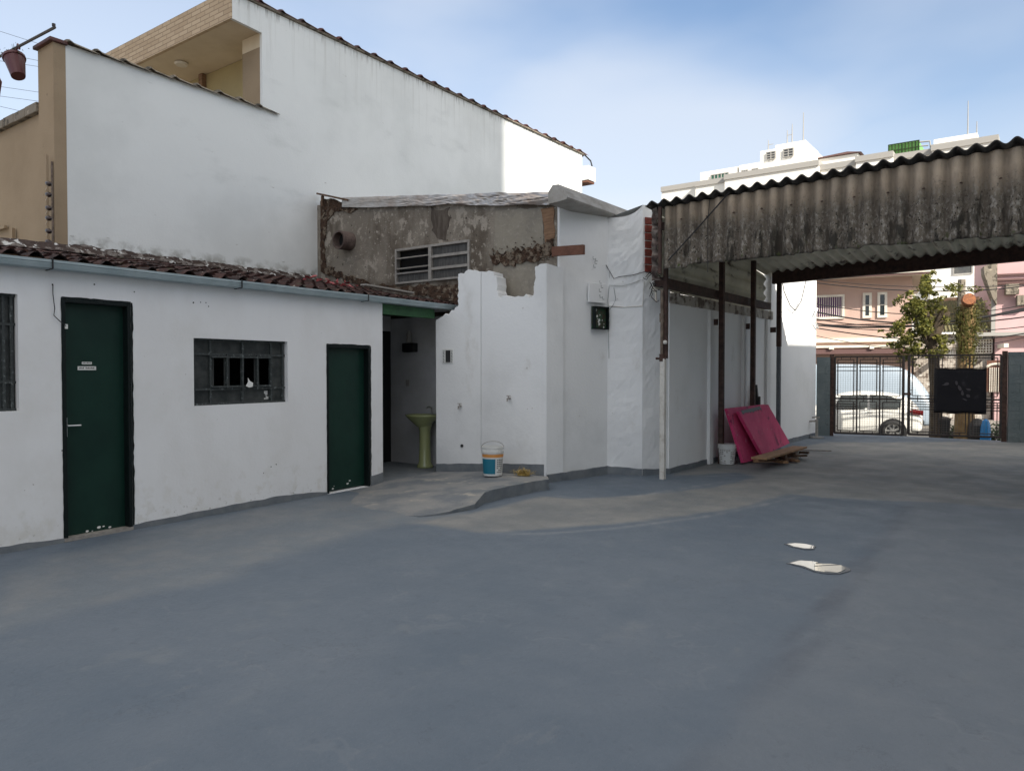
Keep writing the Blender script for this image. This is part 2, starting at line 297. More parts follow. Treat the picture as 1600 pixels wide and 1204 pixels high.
M['tank_green'] = mat('green louvre panel', (.16, .42, .10), .6, col2=(.22, .50, .14), scale=2)
M['roof_brown'] = mat('brown sheet roof', (.12, .065, .06), .8)
M['bark'] = mat('rough bark', (.035, .026, .018), .95, col2=(.08, .058, .035), scale=7, bump=1, bscale=18)
M['bark_light'] = mat('yellowish bark', (.30, .20, .085), .9, col2=(.18, .11, .05), scale=6, bump=.8, bscale=18)
M['cut'] = mat('orange cut wood', (.36, .13, .05), .8, col2=(.17, .07, .035), scale=14, bump=.6)
def leafmat(name, a, b):
    m, n, l, bs = newmat(name); bs.inputs['Roughness'].default_value = .5; bs.inputs['Specular IOR Level'].default_value = .35
    g = n.new('ShaderNodeNewGeometry'); c = n.new('ShaderNodeValToRGB'); c.color_ramp.elements[0].color = (*a, 1); c.color_ramp.elements[1].color = (*b, 1)
    l.new(g.outputs['Random Per Island'], c.inputs[0]); l.new(c.outputs[0], bs.inputs['Base Color'])
    tr = n.new('ShaderNodeBsdfTranslucent'); l.new(c.outputs[0], tr.inputs[0]); ms = n.new('ShaderNodeMixShader'); ms.inputs[0].default_value = .3
    l.new(bs.outputs[0], ms.inputs[1]); l.new(tr.outputs[0], ms.inputs[2]); l.new(ms.outputs[0], n['Material Output'].inputs[0]); return m
M['leaf'] = leafmat('yellow green leaf', (.045, .06, .012), (.25, .235, .055))
M['leaf_dark'] = leafmat('dark green leaf', (.015, .035, .010), (.06, .10, .03))
M['ivy'] = leafmat('olive climber leaf', (.05, .055, .012), (.15, .14, .04))
M['blue'] = mat('bright blue plastic', (.01, .16, .40), .4)
M['pot'] = mat('maroon plastic pot', (.085, .018, .022), .45)
M['porcelain'] = mat('dark insulator', (.03, .016, .014), .3)
M['mosaic'] = None

# brick-tile fascia material
def brickmat(name, c1, c2, mortar, w, h, axis='xz'):
    m, n, l, b = newmat(name); g = n.new('ShaderNodeNewGeometry'); sp = n.new('ShaderNodeSeparateXYZ'); cb = n.new('ShaderNodeCombineXYZ')
    l.new(g.outputs['Position'], sp.inputs[0]); l.new(sp.outputs['XYZ'.index(axis[0].upper())], cb.inputs[0]); l.new(sp.outputs[2], cb.inputs[1])
    t = n.new('ShaderNodeTexBrick'); t.inputs['Color1'].default_value = (*c1, 1); t.inputs['Color2'].default_value = (*c2, 1); t.inputs['Mortar'].default_value = (*mortar, 1)
    t.inputs['Scale'].default_value = 1; t.inputs['Brick Width'].default_value = w; t.inputs['Row Height'].default_value = h; t.inputs['Mortar Size'].default_value = .006
    l.new(cb.outputs[0], t.inputs[0]); l.new(t.outputs[0], b.inputs['Base Color']); b.inputs['Roughness'].default_value = .8
    bp = n.new('ShaderNodeBump'); bp.inputs['Distance'].default_value = .008; bp.invert = True; l.new(t.outputs['Fac'], bp.inputs['Height']); l.new(bp.outputs[0], b.inputs['Normal'])
    return m
M['fascia_brick'] = brickmat('beige brick tile', (.52, .40, .27), (.42, .31, .20), (.28, .2, .13), .26, .075)

# ------------------------------------------------------------------ GROUND
def poly_in(x, y, P):
    r = False; j = len(P)-1
    for i in range(len(P)):
        if (P[i][1] > y) != (P[j][1] > y) and x < (P[j][0]-P[i][0])*(y-P[i][1])/(P[j][1]-P[i][1]) + P[i][0]: r = not r
        j = i
    return r
def pdist(x, y, P, closed=True):
    best = 1e9; n = len(P)
    for i in range(n if closed else n-1):
        ax, ay = P[i]; bx, by = P[(i+1) % n]; dx, dy = bx-ax, by-ay
        t = max(0, min(1, ((x-ax)*dx+(y-ay)*dy)/(dx*dx+dy*dy+1e-12))); best = min(best, math.hypot(x-ax-t*dx, y-ay-t*dy))
    return best
def g2(u, v): p = on(2, 0, u, v); return (p.x, p.y)
worn = [g2(*p) for p in ((655, 815), (740, 830), (900, 822), (1080, 805), (1190, 785), (1230, 770), (1290, 776), (1420, 782), (1640, 796), (1640, 690), (1290, 690), (1240, 700), (1110, 722), (1050, 742), (1150, 738), (1180, 745), (1120, 760), (1000, 772), (900, 778), (850, 775), (760, 795))]
strip = [g2(*p) for p in ((0, 975), (150, 940), (330, 905), (520, 845), (600, 822), (655, 815), (700, 795), (560, 770), (510, 772), (207, 833), (0, 893))]
seam = [g2(*p) for p in ((1420, 790), (1385, 835), (1340, 885), (1290, 950), (1230, 1030), (1180, 1090), (1090, 1190), (1000, 1300))]
arcs = [[g2(*p) for p in q_] for q_ in (((870, 774), (915, 779), (1000, 773), (1080, 760), (1130, 752), (1190, 748)), ((760, 832), (850, 832), (960, 824), (1100, 806), (1180, 790), (1250, 775)), ((1280, 690), (1400, 735), (1500, 742)), ((1050, 745), (1150, 741), (1240, 742)))]
def ground_mesh():
    x0, x1, y0, y1, st = -7.6, 4.0, -3.0, 18.9, .07
    nx, ny = int((x1-x0)/st)+1, int((y1-y0)/st)+1
    vs = []; w = []; s2 = []; s3 = []; s4 = []; s5 = []
    for j in range(ny):
        for i in range(nx):
            x, y = x0+i*st, y0+j*st
            h = .004*nv(x*.9, y*.9, 3) + .002*nv(x*3, y*3, 7); h *= min(1, max(0, (math.hypot(x+1.36, y-6.1)-.8)))
            vs.append((x, y, h-.006))
            jit = .22*nv(x*1.1, y*1.1, 1) + .10*nv(x*4, y*4, 2)
            d = pdist(x, y, worn); d = d if poly_in(x, y, worn) else -d
            w.append(max(0, min(1, (d+jit*.45)/(.10 if x > -5 else .3)+.5)))
            d = pdist(x, y, strip); d = d if poly_in(x, y, strip) else -d
            s2.append(max(0, min(1, (d+jit*.6)/.25+.5)))
            jd = pdist(x, y, seam, False); # side of seam
            sx, sy = seam[-1][0]-seam[0][0], seam[-1][1]-seam[0][1]; k = min(range(len(seam)), key=lambda q: math.hypot(x-seam[q][0], y-seam[q][1]))
            a = seam[max(0, k-1)]; b = seam[min(len(seam)-1, k+1)]; cr_ = (b[0]-a[0])*(y-a[1])-(b[1]-a[1])*(x-a[0])
            s4.append(max(0, 1-abs(jd-.02+.10*nv(x*2.3, y*2.3, 9))/.07)*max(0, min(1, .7+1.2*nv(x*1.7, y*1.7, 6))))
            s5.append(max(0, 1-min(pdist(x, y, a_, False) for a_ in arcs)/.045)*max(0, .6+nv(x*2, y*2, 11)) if y > 4 else 0)
            s3.append(max(0, min(1, (math.copysign(jd, cr_)+.08*nv(x*3, y*3, 9))/.06*.5+.5)))
    fs = [(j*nx+i, j*nx+i+1, (j+1)*nx+i+1, (j+1)*nx+i) for j in range(ny-1) for i in range(nx-1)]
    me = bpy.data.meshes.new('yard_floor'); me.from_pydata(vs, [], fs)
    for nm, arr in (('worn', w), ('strip', s2), ('side', s3), ('seam', s4), ('arc', s5)):
        at = me.attributes.new(nm, 'FLOAT', 'POINT'); at.data.foreach_set('value', arr)
    for f in me.polygons: f.use_smooth = True
    return me
gm, n, l, b = newmat('blue grey floor paint on cement')
g = n.new('ShaderNodeNewGeometry')
def N(sc, det=6, st=V1, ro=.6):
    mpn = n.new('ShaderNodeMapping'); mpn.inputs['Scale'].default_value = st; t = n.new('ShaderNodeTexNoise'); t.inputs['Scale'].default_value = sc; t.inputs['Detail'].default_value = det
    t.inputs['Roughness'].default_value = ro; l.new(g.outputs['Position'], mpn.inputs[0]); l.new(mpn.outputs[0], t.inputs[0]); return t.outputs[0]
def RNG(x, lo, hi, a=0, b_=1):
    r = n.new('ShaderNodeMapRange'); r.inputs[1].default_value = lo; r.inputs[2].default_value = hi; r.inputs[3].default_value = a; r.inputs[4].default_value = b_; r.interpolation_type = 'SMOOTHSTEP'; l.new(x, r.inputs[0]); return r.outputs[0]
def MIX(fac, c1, c2):
    r = n.new('ShaderNodeMixRGB')
    for i, c_ in ((0, fac), (1, c1), (2, c2)):
        if isinstance(c_, tuple): r.inputs[i].default_value = (*c_, 1)
        elif isinstance(c_, float): r.inputs[i].default_value = c_
        else: l.new(c_, r.inputs[i])
    return r.outputs[0]
def MUL(a_, b_, op='MULTIPLY'):
    r = n.new('ShaderNodeMath'); r.operation = op
    for i, c_ in ((0, a_), (1, b_)):
        if isinstance(c_, (int, float)): r.inputs[i].default_value = c_
        else: l.new(c_, r.inputs[i])
    return r.outputs[0]
def ATT(nm): a = n.new('ShaderNodeAttribute'); a.attribute_name = nm; return a.outputs['Fac']
PA, PB = (.102, .131, .165), (.124, .151, .183)
paint = MIX(RNG(N(.7, 5), .35, .7), PA, PB)
paint = MIX(MUL(ATT('side'), .75), paint, (.136, .157, .181))
paint = MIX(MUL(RNG(N(2.2, 7, (1, 1, 1)), .58, .72), .4), paint, (.17, .19, .205))
paint = MIX(MUL(RNG(N(9, 7), .60, .70), .35), paint, (.08, .10, .125))
strp = MIX(RNG(N(1.8, 7), .4, .65), (.155, .178, .198), (.20, .21, .215))
cur = MIX(MUL(ATT('strip'), .75), paint, strp)
cem = MIX(RNG(N(1.3, 7), .35, .65), (.165, .175, .178), (.232, .232, .224))
cem = MIX(MUL(RNG(N(2.4, 7, (1, .85, 1)), .5, .66), .55), cem, (.145, .16, .172))
cem = MIX(RNG(N(16, 6), .66, .74), cem, (.10, .09, .08))
cur = MIX(MUL(ATT('seam'), .75), cur, (.075, .09, .115))
cur = MIX(ATT('worn'), cur, cem)
cur = MIX(MUL(ATT('arc'), .5), cur, (.36, .36, .35))
def BAND(x, c_, w_):
    a_ = MUL(x, -c_, 'ADD'); a_ = MUL(a_, 0, 'ADD'); ab = n.new('ShaderNodeMath'); ab.operation = 'ABSOLUTE'; l.new(a_, ab.inputs[0]); return RNG(ab.outputs[0], w_, w_*.25)
cur = MIX(MUL(MUL(BAND(N(.55, 5), .5, .008), RNG(N(1.9, 3), .48, .6)), .10), cur, (.27, .28, .285))
cur = MIX(MUL(MUL(BAND(N(1.1, 8, V1, .7), .46, .004), RNG(N(1.3, 3), .5, .6)), .45), cur, (.06, .07, .085))
cur = MIX(MUL(RNG(N(5, 8, (1, .35, 1), .7), .60, .72), .22), cur, (.22, .23, .235))
cur = MIX(MUL(RNG(N(220, 2), .60, .72), .35), cur, (.05, .055, .06))
cur = MIX(MUL(RNG(N(160, 2), .63, .74), .30), cur, (.30, .31, .31))
cur = MIX(MUL(RNG(N(70, 3), .70, .76), .6), cur, (.05, .05, .055))
l.new(cur, b.inputs['Base Color']); b.inputs['Specular IOR Level'].default_value = .35
l.new(RNG(N(2.5, 6), .3, .7, .55, .8), b.inputs['Roughness'])
bp = n.new('ShaderNodeBump'); bp.inputs['Strength'].default_value = .35; bp.inputs['Distance'].default_value = .01; l.new(N(35, 6), bp.inputs['Height'])
bp2 = n.new('ShaderNodeBump'); bp2.inputs['Strength'].default_value = .35; bp2.inputs['Distance'].default_value = .04; l.new(N(3, 4), bp2.inputs['Height']); l.new(bp.outputs[0], bp2.inputs['Normal']); l.new(bp2.outputs[0], b.inputs['Normal'])
me = ground_mesh(); me.materials.append(gm)
yard = bpy.data.objects.new('yard_floor', me); C.objects.link(yard); tag(yard, kind='structure')
SZ = -.63; STR = R(11)    # street level and bearing
def st(a, b_): # street frame: a along the street, b across, from the gate's left post
    return (-4.07 + a*math.cos(STR) - b_*math.sin(STR), 17.95 + a*math.sin(STR) + b_*math.cos(STR))
def quadsheet(name, a0, a1, rows, m):
    mb = MB()
    for (b0, z0), (b1, z1) in zip(rows, rows[1:]):
        mb.add([(*st(a0, b0), z0), (*st(a1, b0), z0), (*st(a1, b1), z1), (*st(a0, b1), z1)], [(0, 1, 2, 3)])
    return tag(mb.build(name, m), kind='structure')
quadsheet('near_sidewalk', -25, 25, [(.05, -.05), (.3, -.06), (4.6, -.47), (4.62, SZ-.02)], M['sidewalk'])
quadsheet('street', -60, 60, [(4.6, SZ), (12.5, SZ)], M['asphalt'])
quadsheet('far_sidewalk', -60, 60, [(12.5, SZ-.02), (12.5, SZ+.14), (16, SZ+.16)], M['sidewalk'])
gr = MB().add([(-400, -400, SZ-.3), (400, -400, SZ-.3), (400, 600, SZ-.3), (-400, 600, SZ-.3)], [(0, 1, 2, 3)]); tag(gr.build('ground', M['sidewalk']), kind='structure')
# puddles
M['damp'] = mat('damp floor paint', (.085, .10, .12), .4, col2=(.12, .13, .14), scale=9, bump=.3, bscale=30)
M['water'] = mat('still rain water', (.07, .085, .10), .0, spec=.9)
M['water'].node_tree.nodes['Principled BSDF'].inputs['IOR'].default_value = 1.6
def puddle(pts, label):
    P = [on(2, .004, *p) for p in pts]; c_ = sum(P, Vector())/len(P); Q = []
    for i in range(len(P)):
        for t in (0, .25, .5, .75):
            p = P[i].lerp(P[(i+1) % len(P)], t); Q.append(p + (p-c_)*(.10*nv(p.x*14, p.y*14, 5)))
    t = thing('puddle', label, 'puddle', (c_.x, c_.y, 0))
    MB().prism([(q.x, q.y, .004) for q in Q], (0, 0, -.012)).build('water_surface', M['water'], t)
    D = [c_ + (q-c_)*1.07 + (q-c_).normalized()*(.012+.02*nv(q.x*8, q.y*8, 3)) for q in Q]
    MB().prism([(q.x, q.y, .001) for q in D], (0, 0, -.009)).build('damp_edge', M['damp'], t)
    return t
puddle(((1230, 849), (1242, 848), (1258, 849), (1272, 852), (1270, 856), (1256, 856), (1240, 853)), 'smaller rounder puddle on the blue-grey floor, farther from the camera')
puddle(((1234, 879), (1252, 875), (1270, 876), (1285, 880), (1300, 880), (1316, 882), (1322, 888), (1308, 894), (1290, 893), (1272, 890), (1256, 884)), 'longer ragged puddle on the blue-grey floor reflecting a white building, nearest the camera')

# ------------------------------------------------------------------ LEFT SHED
SA, SB = Vector((-6.83, 0.0)), Vector((-7.09, 6.83))     # shed front line (measured)
sd = (SB-SA).normalized(); SN = Vector((sd.y, -sd.x))    # outward normal (+X)
P0 = SA - sd*3.0
def sx(y): return SA.x + (SB.x-SA.x)*(y/6.83)
def sa(y): return (Vector((sx(y), y)) - P0).length       # arclength at world y
def sp(y, z, out=0.0): return Vector((sx(y)+SN.x*out, y+SN.y*out, z))
shed = thing('shed_building', 'low white outbuilding with green doors, dark windows and a tiled lean-to roof', 'outbuilding', (sx(3), 3, 0))
holes = [(sa(1.35), sa(2.53), 1.16, 2.13), (sa(2.87), sa(3.48), -.02, 2.13), (sa(4.12), sa(5.29), 1.135, 1.825), (sa(5.87), sa(6.60), .0, 1.81)]
MB().wall(P0, SB, -.15, 2.42, .16, holes).build('wall', M['white_smooth'], shed)
# inner return of the wall end and back walls of the recess
MB().box(-8.75, -7.26, 6.70, 6.83, -.1, 2.5).build('wall', M['inner'], shed)
# dark room behind the windows
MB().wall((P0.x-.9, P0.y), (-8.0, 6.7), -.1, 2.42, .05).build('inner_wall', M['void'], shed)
# skirting painted on the wall foot
def skirt(pts, parent, seed=0, name='skirting', off=.006):
    """pts: list of (x,y,zbottom,ztop,nx,ny)"""
    mb = MB(); prev = None
    for i in range(len(pts)-1):
        a, b_ = pts[i], pts[i+1]; L = math.hypot(b_[0]-a[0], b_[1]-a[1]); k = max(1, int(L/.06))
        nn = Vector((b_[1]-a[1], -(b_[0]-a[0]))).normalized()*off
        for j in range(k+1):
            t = j/k; x, y = a[0]+(b_[0]-a[0])*t, a[1]+(b_[1]-a[1])*t; zt = a[3]+(b_[3]-a[3])*t + .010*nv(x*6+seed, y*6) + .006*nv(x*25, y*25, seed); zb = a[2]+(b_[2]-a[2])*t
            row = [(x+nn.x, y+nn.y, zb), (x+nn.x, y+nn.y, zt), (x-nn.x, y-nn.y, zt), (x-nn.x, y-nn.y, zb)]
            if prev and j: mb.add(prev+row, [(0, 4, 5, 1), (1, 5, 6, 2), (3, 2, 6, 7)])
            prev = row
        mb.add(prev, [(0, 1, 2, 3)])
        prev = None
    return mb.build(name, M['skirt'], parent)
def zs(y): return .02 + max(0, .055*min(1, (4.8-y)/4)) if y < 4.8 else .02
skirt([(sx(-2), -2, -.05, .11), (sx(1), 1, -.05, .10), (sx(2.87), 2.87, -.05, .035)], shed, 1)
skirt([(sx(3.48), 3.48, -.05, .045), (sx(4.6), 4.6, -.05, .07), (sx(5.2), 5.2, -.03, .075), (sx(5.87), 5.87, -.02, .03)], shed, 2)
skirt([(sx(6.60), 6.60, -.02, .13), (sx(6.83), 6.83, -.02, .15)], shed, 3)
MB().bar(sp(2.87, .012, -.06), sp(3.48, .012, -.06), .14, .03).build('threshold', M['alu'], shed)
# doors
def door(y0, y1, z0, z1, label, sign, handle):
    d = bpy.data.objects.new('door', None); C.objects.link(d); d.parent = shed; d.location = Vector((sx(y0), y0, z0)) - shed.location; d['label'] = label
    e = .012
    mb = MB().obox(sp(y0+e, z0+.015, -.115), sp(y1-e, 0, 0)-sp(y0+e, 0, 0), SN.to_3d()*.035, (0, 0, z1-z0-.04)); mb.build('panel', M['green'], d)
    fr = MB()
    for a, w in ((y0+.003, .03), (y1-.033, .03)): fr.obox(sp(a, z0, -.15), sp(a+w, 0, 0)-sp(a, 0, 0), SN.to_3d()*.152, (0, 0, z1-z0-.003))
    fr.obox(sp(y0+.034, z1-.036, -.15), sp(y1-.034, 0, 0)-sp(y0+.034, 0, 0), SN.to_3d()*.151, (0, 0, .033))
    fr.build('frame', M['green_frame'], d)
    # ragged brush line of green paint on the white wall round the frame
    mb = MB()
    def rag(pts, nrm):
        prev = None
        for i, (y, z) in enumerate(pts):
            wd = .012 + .016*abs(nv(y*7+3, z*7, y0)) + .008*abs(nv(y*30, z*30, y0))
            row = [sp(y, z, .004), sp(y+nrm[0]*wd, z+nrm[1]*wd, .004)]
            if prev: mb.add(prev+row, [(0, 1, 3, 2)])
            prev = row
    k = 60
    rag([(y1-.002, z0+.02+(z1-z0-.02)*i/k) for i in range(k+1)], (1, 0)); rag([(y0+.002, z0+.02+(z1-z0-.02)*i/k) for i in range(k+1)], (-.45, 0))
    rag([(y0+(y1-y0)*i/20, z1-.002) for i in range(21)], (0, .7))
    mb.build('paint_edge', M['green_frame'], d)
    if sign:
        p = sp(y0+.245, 1.50, -.078)
        for w, h, dz in ((.085, .022, .052), (.16, .034, .0)):
            sg = MB().obox(p + Vector((0, .0 - w/2*0, dz)) - (sd*w/2).to_3d(), (sd*w).to_3d(), SN.to_3d()*.004, (0, 0, h)).build('sign_plate', M['plastic_white'], d)
            t = MB(); q = p + Vector((0, 0, dz+h*.35)) - (sd*w*.42).to_3d() + SN.to_3d()*.0042; nL = 12 if w > .1 else 6
            for i in range(nL):
                if i == 4 and nL > 6: continue
                t.obox(q + (sd*w*.84*i/nL).to_3d(), (sd*w*.84/nL*.6).to_3d(), SN.to_3d()*.001, (0, 0, h*(.3+.12*(i % 2))))
            t.build('lettering', M['cable'], sg)
    if handle:
        h = MB(); q = sp(y0+.055, .98, -.08); h.obox(q-Vector((0, 0, .07)) - (sd*.016).to_3d(), (sd*.032).to_3d(), SN.to_3d()*.008, (0, 0, .17))
        h.tube([q+Vector((0, 0, .03)), q+Vector((0, 0, .03))+SN.to_3d()*.05, q+Vector((0, 0, .028))+SN.to_3d()*.052+(sd*.11).to_3d()], .008)
        h.build('handle', M['steel'], d, smooth=False)
    # chips of paint near the foot
    for i in range(5):
        a = y0+.1+random.random()*(y1-y0-.2); z = z0+.03+random.random()*.07; pp = sp(a, z, -.0795); r = .006+.012*random.random()
        MB().add([pp + (sd*math.cos(t)*r*(1+.4*random.random())).to_3d() + Vector((0, 0, math.sin(t)*r*.7)) for t in [k*math.pi/3 for k in range(6)]], [tuple(range(6))]).build('paint_chip', M['plastic_white'], d)
door(2.87, 3.48, .0, 2.13, 'tall dark green door with two small white sign plates and a lever handle', True, True)
door(5.87, 6.60, .0, 1.81, 'shorter dark green door with no handle', False, False)
# windows
def window(y0, y1, z0, z1, vs, hs, label, inner=True):
    w = bpy.data.objects.new('window', None); C.objects.link(w); w.parent = shed; w.location = Vector((sx(y0), y0, z0)) - shed.location; w['label'] = label
    fr = MB(); e = .02
    def vb(y, za, zb, t=.022, o=-.05): fr.obox(sp(y-t/2, za, o-.03), (sd*t).to_3d(), SN.to_3d()*.035, (0, 0, zb-za))
    def hb(z, ya, yb, t=.022, o=-.05): fr.obox(sp(ya, z-t/2, o-.028), sp(yb, 0, 0)-sp(ya, 0, 0), SN.to_3d()*.031, (0, 0, t))
    for y in [y0+.012, y1-.03]+vs: vb(y, z0, z1)
    for z in [z0+.012, z1-.012]+hs: hb(z, y0, y1)
    if inner:
        for i in range(1, 4):
            y = vs[0]+(vs[-1]-vs[0])*i/4; vb(y, hs[0], hs[1], .018, -.035)
        for z in (hs[0]+.025, hs[1]-.025): hb(z, vs[0], vs[-1], .02, -.035)
    fr.build('frame', M['win_frame'], w)
    gl = MB(); H2 = [z0]+hs+[z1]; V2 = [y0]+vs+[y1]
    for i in range(len(V2)-1):
        for j in range(len(H2)-1):
            if inner and 0 < i < len(V2)-2 and j == 1: continue
            gl.obox(sp(V2[i], H2[j], -.072), sp(V2[i+1], 0, 0)-sp(V2[i], 0, 0), SN.to_3d()*.004, (0, 0, H2[j+1]-H2[j]))
    gl.build('pane', M['glass_dark'], w)
    if inner:
        for i in (0, 1, 3): a_ = vs[0]+(vs[-1]-vs[0])*i/4; MB().obox(sp(a_+.02, hs[0]+.03, -.13), (sd*.085).to_3d()-SN.to_3d()*.02, SN.to_3d()*.004, (0, 0, hs[1]-hs[0]-.06)).build('open_sash', M['glass_dark'], w)
    return w
w1 = window(4.12, 5.29, 1.135, 1.825, [4.34, 4.73, 5.10], [1.30, 1.665], 'wide dark barred window with open inner sash')
# small rag left on the frame and paper sticker
MB().add([sp(4.745, 1.33, -.02), sp(4.78, 1.31, -.01), sp(4.83, 1.32, -.015), sp(4.84, 1.36, -.02), sp(4.80, 1.38, -.02), sp(4.775, 1.42, -.025), sp(4.77, 1.37, -.015)], [(0, 1, 6), (1, 2, 3), (1, 3, 4, 6), (6, 4, 5)]).build('torn_paper', M['plastic_white'], w1)
stk = MB()
for i in range(5):
    for j in range(6):
        if random.random() < .72: stk.obox(sp(5.015+i*.012, 1.175+j*.016, -.067), (sd*.010).to_3d(), SN.to_3d()*.001, (0, 0, .012))
stk.build('sticker', M['plastic_white'], w1)
window(1.35, 2.53, 1.16, 2.13, [1.75, 2.2, 2.44], [1.40, 1.88], 'dark barred window cut off by the left edge of the photo', inner=False)
# gutter: half-round channel with flat lip
gt = MB(); prof = [(.02, 0), (.02, -.06), (.06, -.07), (.10, -.06), (.115, -.035), (.12, -.03), (.12, .0), (.130, .0), (.130, -.022), (.122, -.026), (.122, -.036), (.11, -.068), (.06, -.078), (.012, -.068), (.012, 0)]
def gz(y): return 2.42 + .004*y + .006*nv(y*.7, 3)
ys = [-2.5 + i*.25 for i in range(45)]
ys = [y for y in ys if y < 8.36] + [8.36]; rows = []
for y in ys:
    for o, z in prof: rows.append(Vector((sx(y)+o, y, gz(y)+z)))
k = len(prof); gt.add(rows, [(i*k+j, i*k+(j+1) % k, (i+1)*k+(j+1) % k, (i+1)*k+j) for i in range(len(ys)-1) for j in range(k)])
gt.build('gutter', M['gutter'], shed)
for y in (2.75, 4.6, 6.45):
    hk = MB(); hk.bar((sx(y)+.0, y, gz(y)-.08), (sx(y)+.135, y, gz(y)-.075), .012, .006); hk.bar((sx(y)+.135, y, gz(y)-.075), (sx(y)+.135, y, gz(y)+.01), .012, .006); hk.build('gutter_bracket', M['cable'], shed)
# tile roof: a stepped, rolled surface from the gutter up to the house wall
rv = []; rf = []; nU = 560; rowsN = 14; U0, U1 = -2.5, 8.47
prevcols = None; Vn = 4
xe = lambda y: sx(y)+.07
for j in range(rowsN*Vn):
    row = j//Vn; f = (j % Vn)/(Vn-1)
    for i in range(nU+1):
        y = U0+(U1-U0)*i/nU; t = (row+f*1.04)/rowsN; x = xe(y)+(-10.5-xe(y))*t
        ph = 2*math.pi*(y/.20 + .12*nv(row*1.7, round(y/.2)*.37)); am = .028 if (t < .30 or y > 6.2) else .010; z = 2.455 + .625*t + am*math.sin(ph) - am*f + (.020*nv(round(y/.2)*.71, row*1.3) if t < .35 else 0) + .010*nv(y*20, row*3+f) + .022*nv(y*1.3, t*4)
        if row == 0: x += (.018*nv(round(y/.2)*1.9, 4)) if f < .2 else 0
        rv.append((x, y, z))
for j in range(rowsN*Vn-1):
    for i in range(nU): rf.append((j*(nU+1)+i, j*(nU+1)+i+1, (j+1)*(nU+1)+i+1, (j+1)*(nU+1)+i))
MB().add(rv, rf).build('roof', M['tile'], shed)
mf = MB(); vs = []; K = 130; y = -2.4
for i in range(K+1):
    y = 4.42+(8.45-4.42)*i/K; a_ = max(.01, .035+.045*nv(y*4, 1)+.03*nv(y*19, 2)); vs += [(-10.435, y, 3.05), (-10.435, y, 3.14+a_*.6), (-10.39, y, 3.10+a_*.4), (-10.38+a_*2.2, y, 3.07+a_*.15), (-10.34+a_*2.6, y, 2.99)]
mf.add(vs, [(i*5+j, i*5+j+1, (i+1)*5+j+1, (i+1)*5+j) for i in range(K) for j in range(4)])
M['mortar'] = layered('crumbly mortar fillet', (.17, .15, .135), [((.05, .035, .03), 7, .42, .52, V1, 8), ((.50, .50, .48), 11, .58, .62, V1, 8)], rough=1, bumps=((22, .9, .03),))
mf.build('mortar_fillet', M['mortar'], shed)
vs = []
for i in range(K+1):
    y = -.5+(4.2+.5)*i/K; a_ = max(.005, .02+.035*nv(y*4, 7)+.02*nv(y*19, 2)); x = -9.1+.25*nv(y*.8, 5); vs += [(x-.10-a_, y, 2.86), (x-a_*.4, y, 2.93+a_*.4), (x+.10+a_, y, 2.84)]
MB().add(vs, [(i*3+j, i*3+j+1, (i+1)*3+j+1, (i+1)*3+j) for i in range(K) for j in range(2)]).build('mortar_fillet', M['mortar'], shed)
# fascia board closing the eave, and ceiling so that the sky does not leak in
MB().obox((sx(-2.5)-.12, -2.5, 2.425), Vector((sx(8.2)-sx(-2.5), 10.7, 0)), (.14, 0, 0), (0, 0, .03)).build('eave_board', M['rubble'], shed)
MB().box(-10.4, -7.25, -2.5, 8.4, 2.38, 2.40).build('ceiling', M['inner'], shed)
MB().obox(sp(6.84, 2.24, -.10), Vector((sx(7.9)-sx(6.84), 1.06, 0)), (.1, 0, 0), (0, 0, .13)).build('lintel', M['green_beam'], shed)
# marks and cable on the wall by the tall door
cbm = MB().tube([sp(2.80, 2.23, .01), sp(2.79, 2.15, .03), sp(2.805, 2.03, .025), sp(2.80, 1.97, .02), sp(2.84, 1.93, .02), sp(2.90, 1.885, .015)], .004)
cbm.build('loose_cable', M['cable'], shed)
MB().obox(sp(2.895, 1.86, -.0), (sd*.02).to_3d(), SN.to_3d()*.015, (0, 0, .04)).build('cable_connector', M['plastic_white'], shed)
for y, z in ((2.80, 2.235), (3.15, 2.27), (3.515, 2.235), (4.12, 2.18), (4.2, 2.19), (4.26, 2.19), (4.29, 2.155), (5.05, .42), (5.12, .44), (4.95, .36), (2.86, .8)):
    p = sp(y, z, .003); r = .006+.005*random.random(); MB().add([p + (sd*math.cos(t)*r).to_3d() + Vector((0, 0, math.sin(t)*r)) for t in [k*math.pi/3 for k in range(6)]], [tuple(range(6))]).build('nail_hole', M['void'], shed)
# recess behind the opening
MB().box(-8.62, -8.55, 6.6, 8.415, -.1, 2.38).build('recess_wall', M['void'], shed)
MB().box(-10.4, -5.62, 8.42, 8.5, -.1, 2.32).build('recess_wall', M['inner'], shed)
MB().box(-8.545, -8.53, 6.85, 8.40, 2.12, 2.36).build('recess_transom', M['inner'], shed)
# debris on roof
deb = MB()
for i in range(26):
    y = 6.1+random.random()*.5; x = sx(y)-.15-random.random()*.6; z = 2.5+(sx(y)-x)*.2+.03+random.random()*.05; r = .02+.035*random.random()
    deb.add([(x+r*random.uniform(-1, 1), y+r*random.uniform(-1, 1), z+r*random.uniform(-.6, .6)) for _ in range(5)], [(0, 1, 2), (0, 2, 3), (0, 3, 4), (1, 4, 2)])
M['redrag'] = mat('red plastic sheeting', (.30, .05, .055), .6)
tag(deb.build('plastic_scrap', M['redrag']), 'crumpled red plastic scrap lying on the low tiled roof', 'scrap')
tag(MB().bar((-7.15, 6.55, 2.60), (-7.16, 7.45, 2.57), .10, .02).build('roof_board', M['alu']), 'pale flat strip lying on the eave tiles above the short green door', 'board')

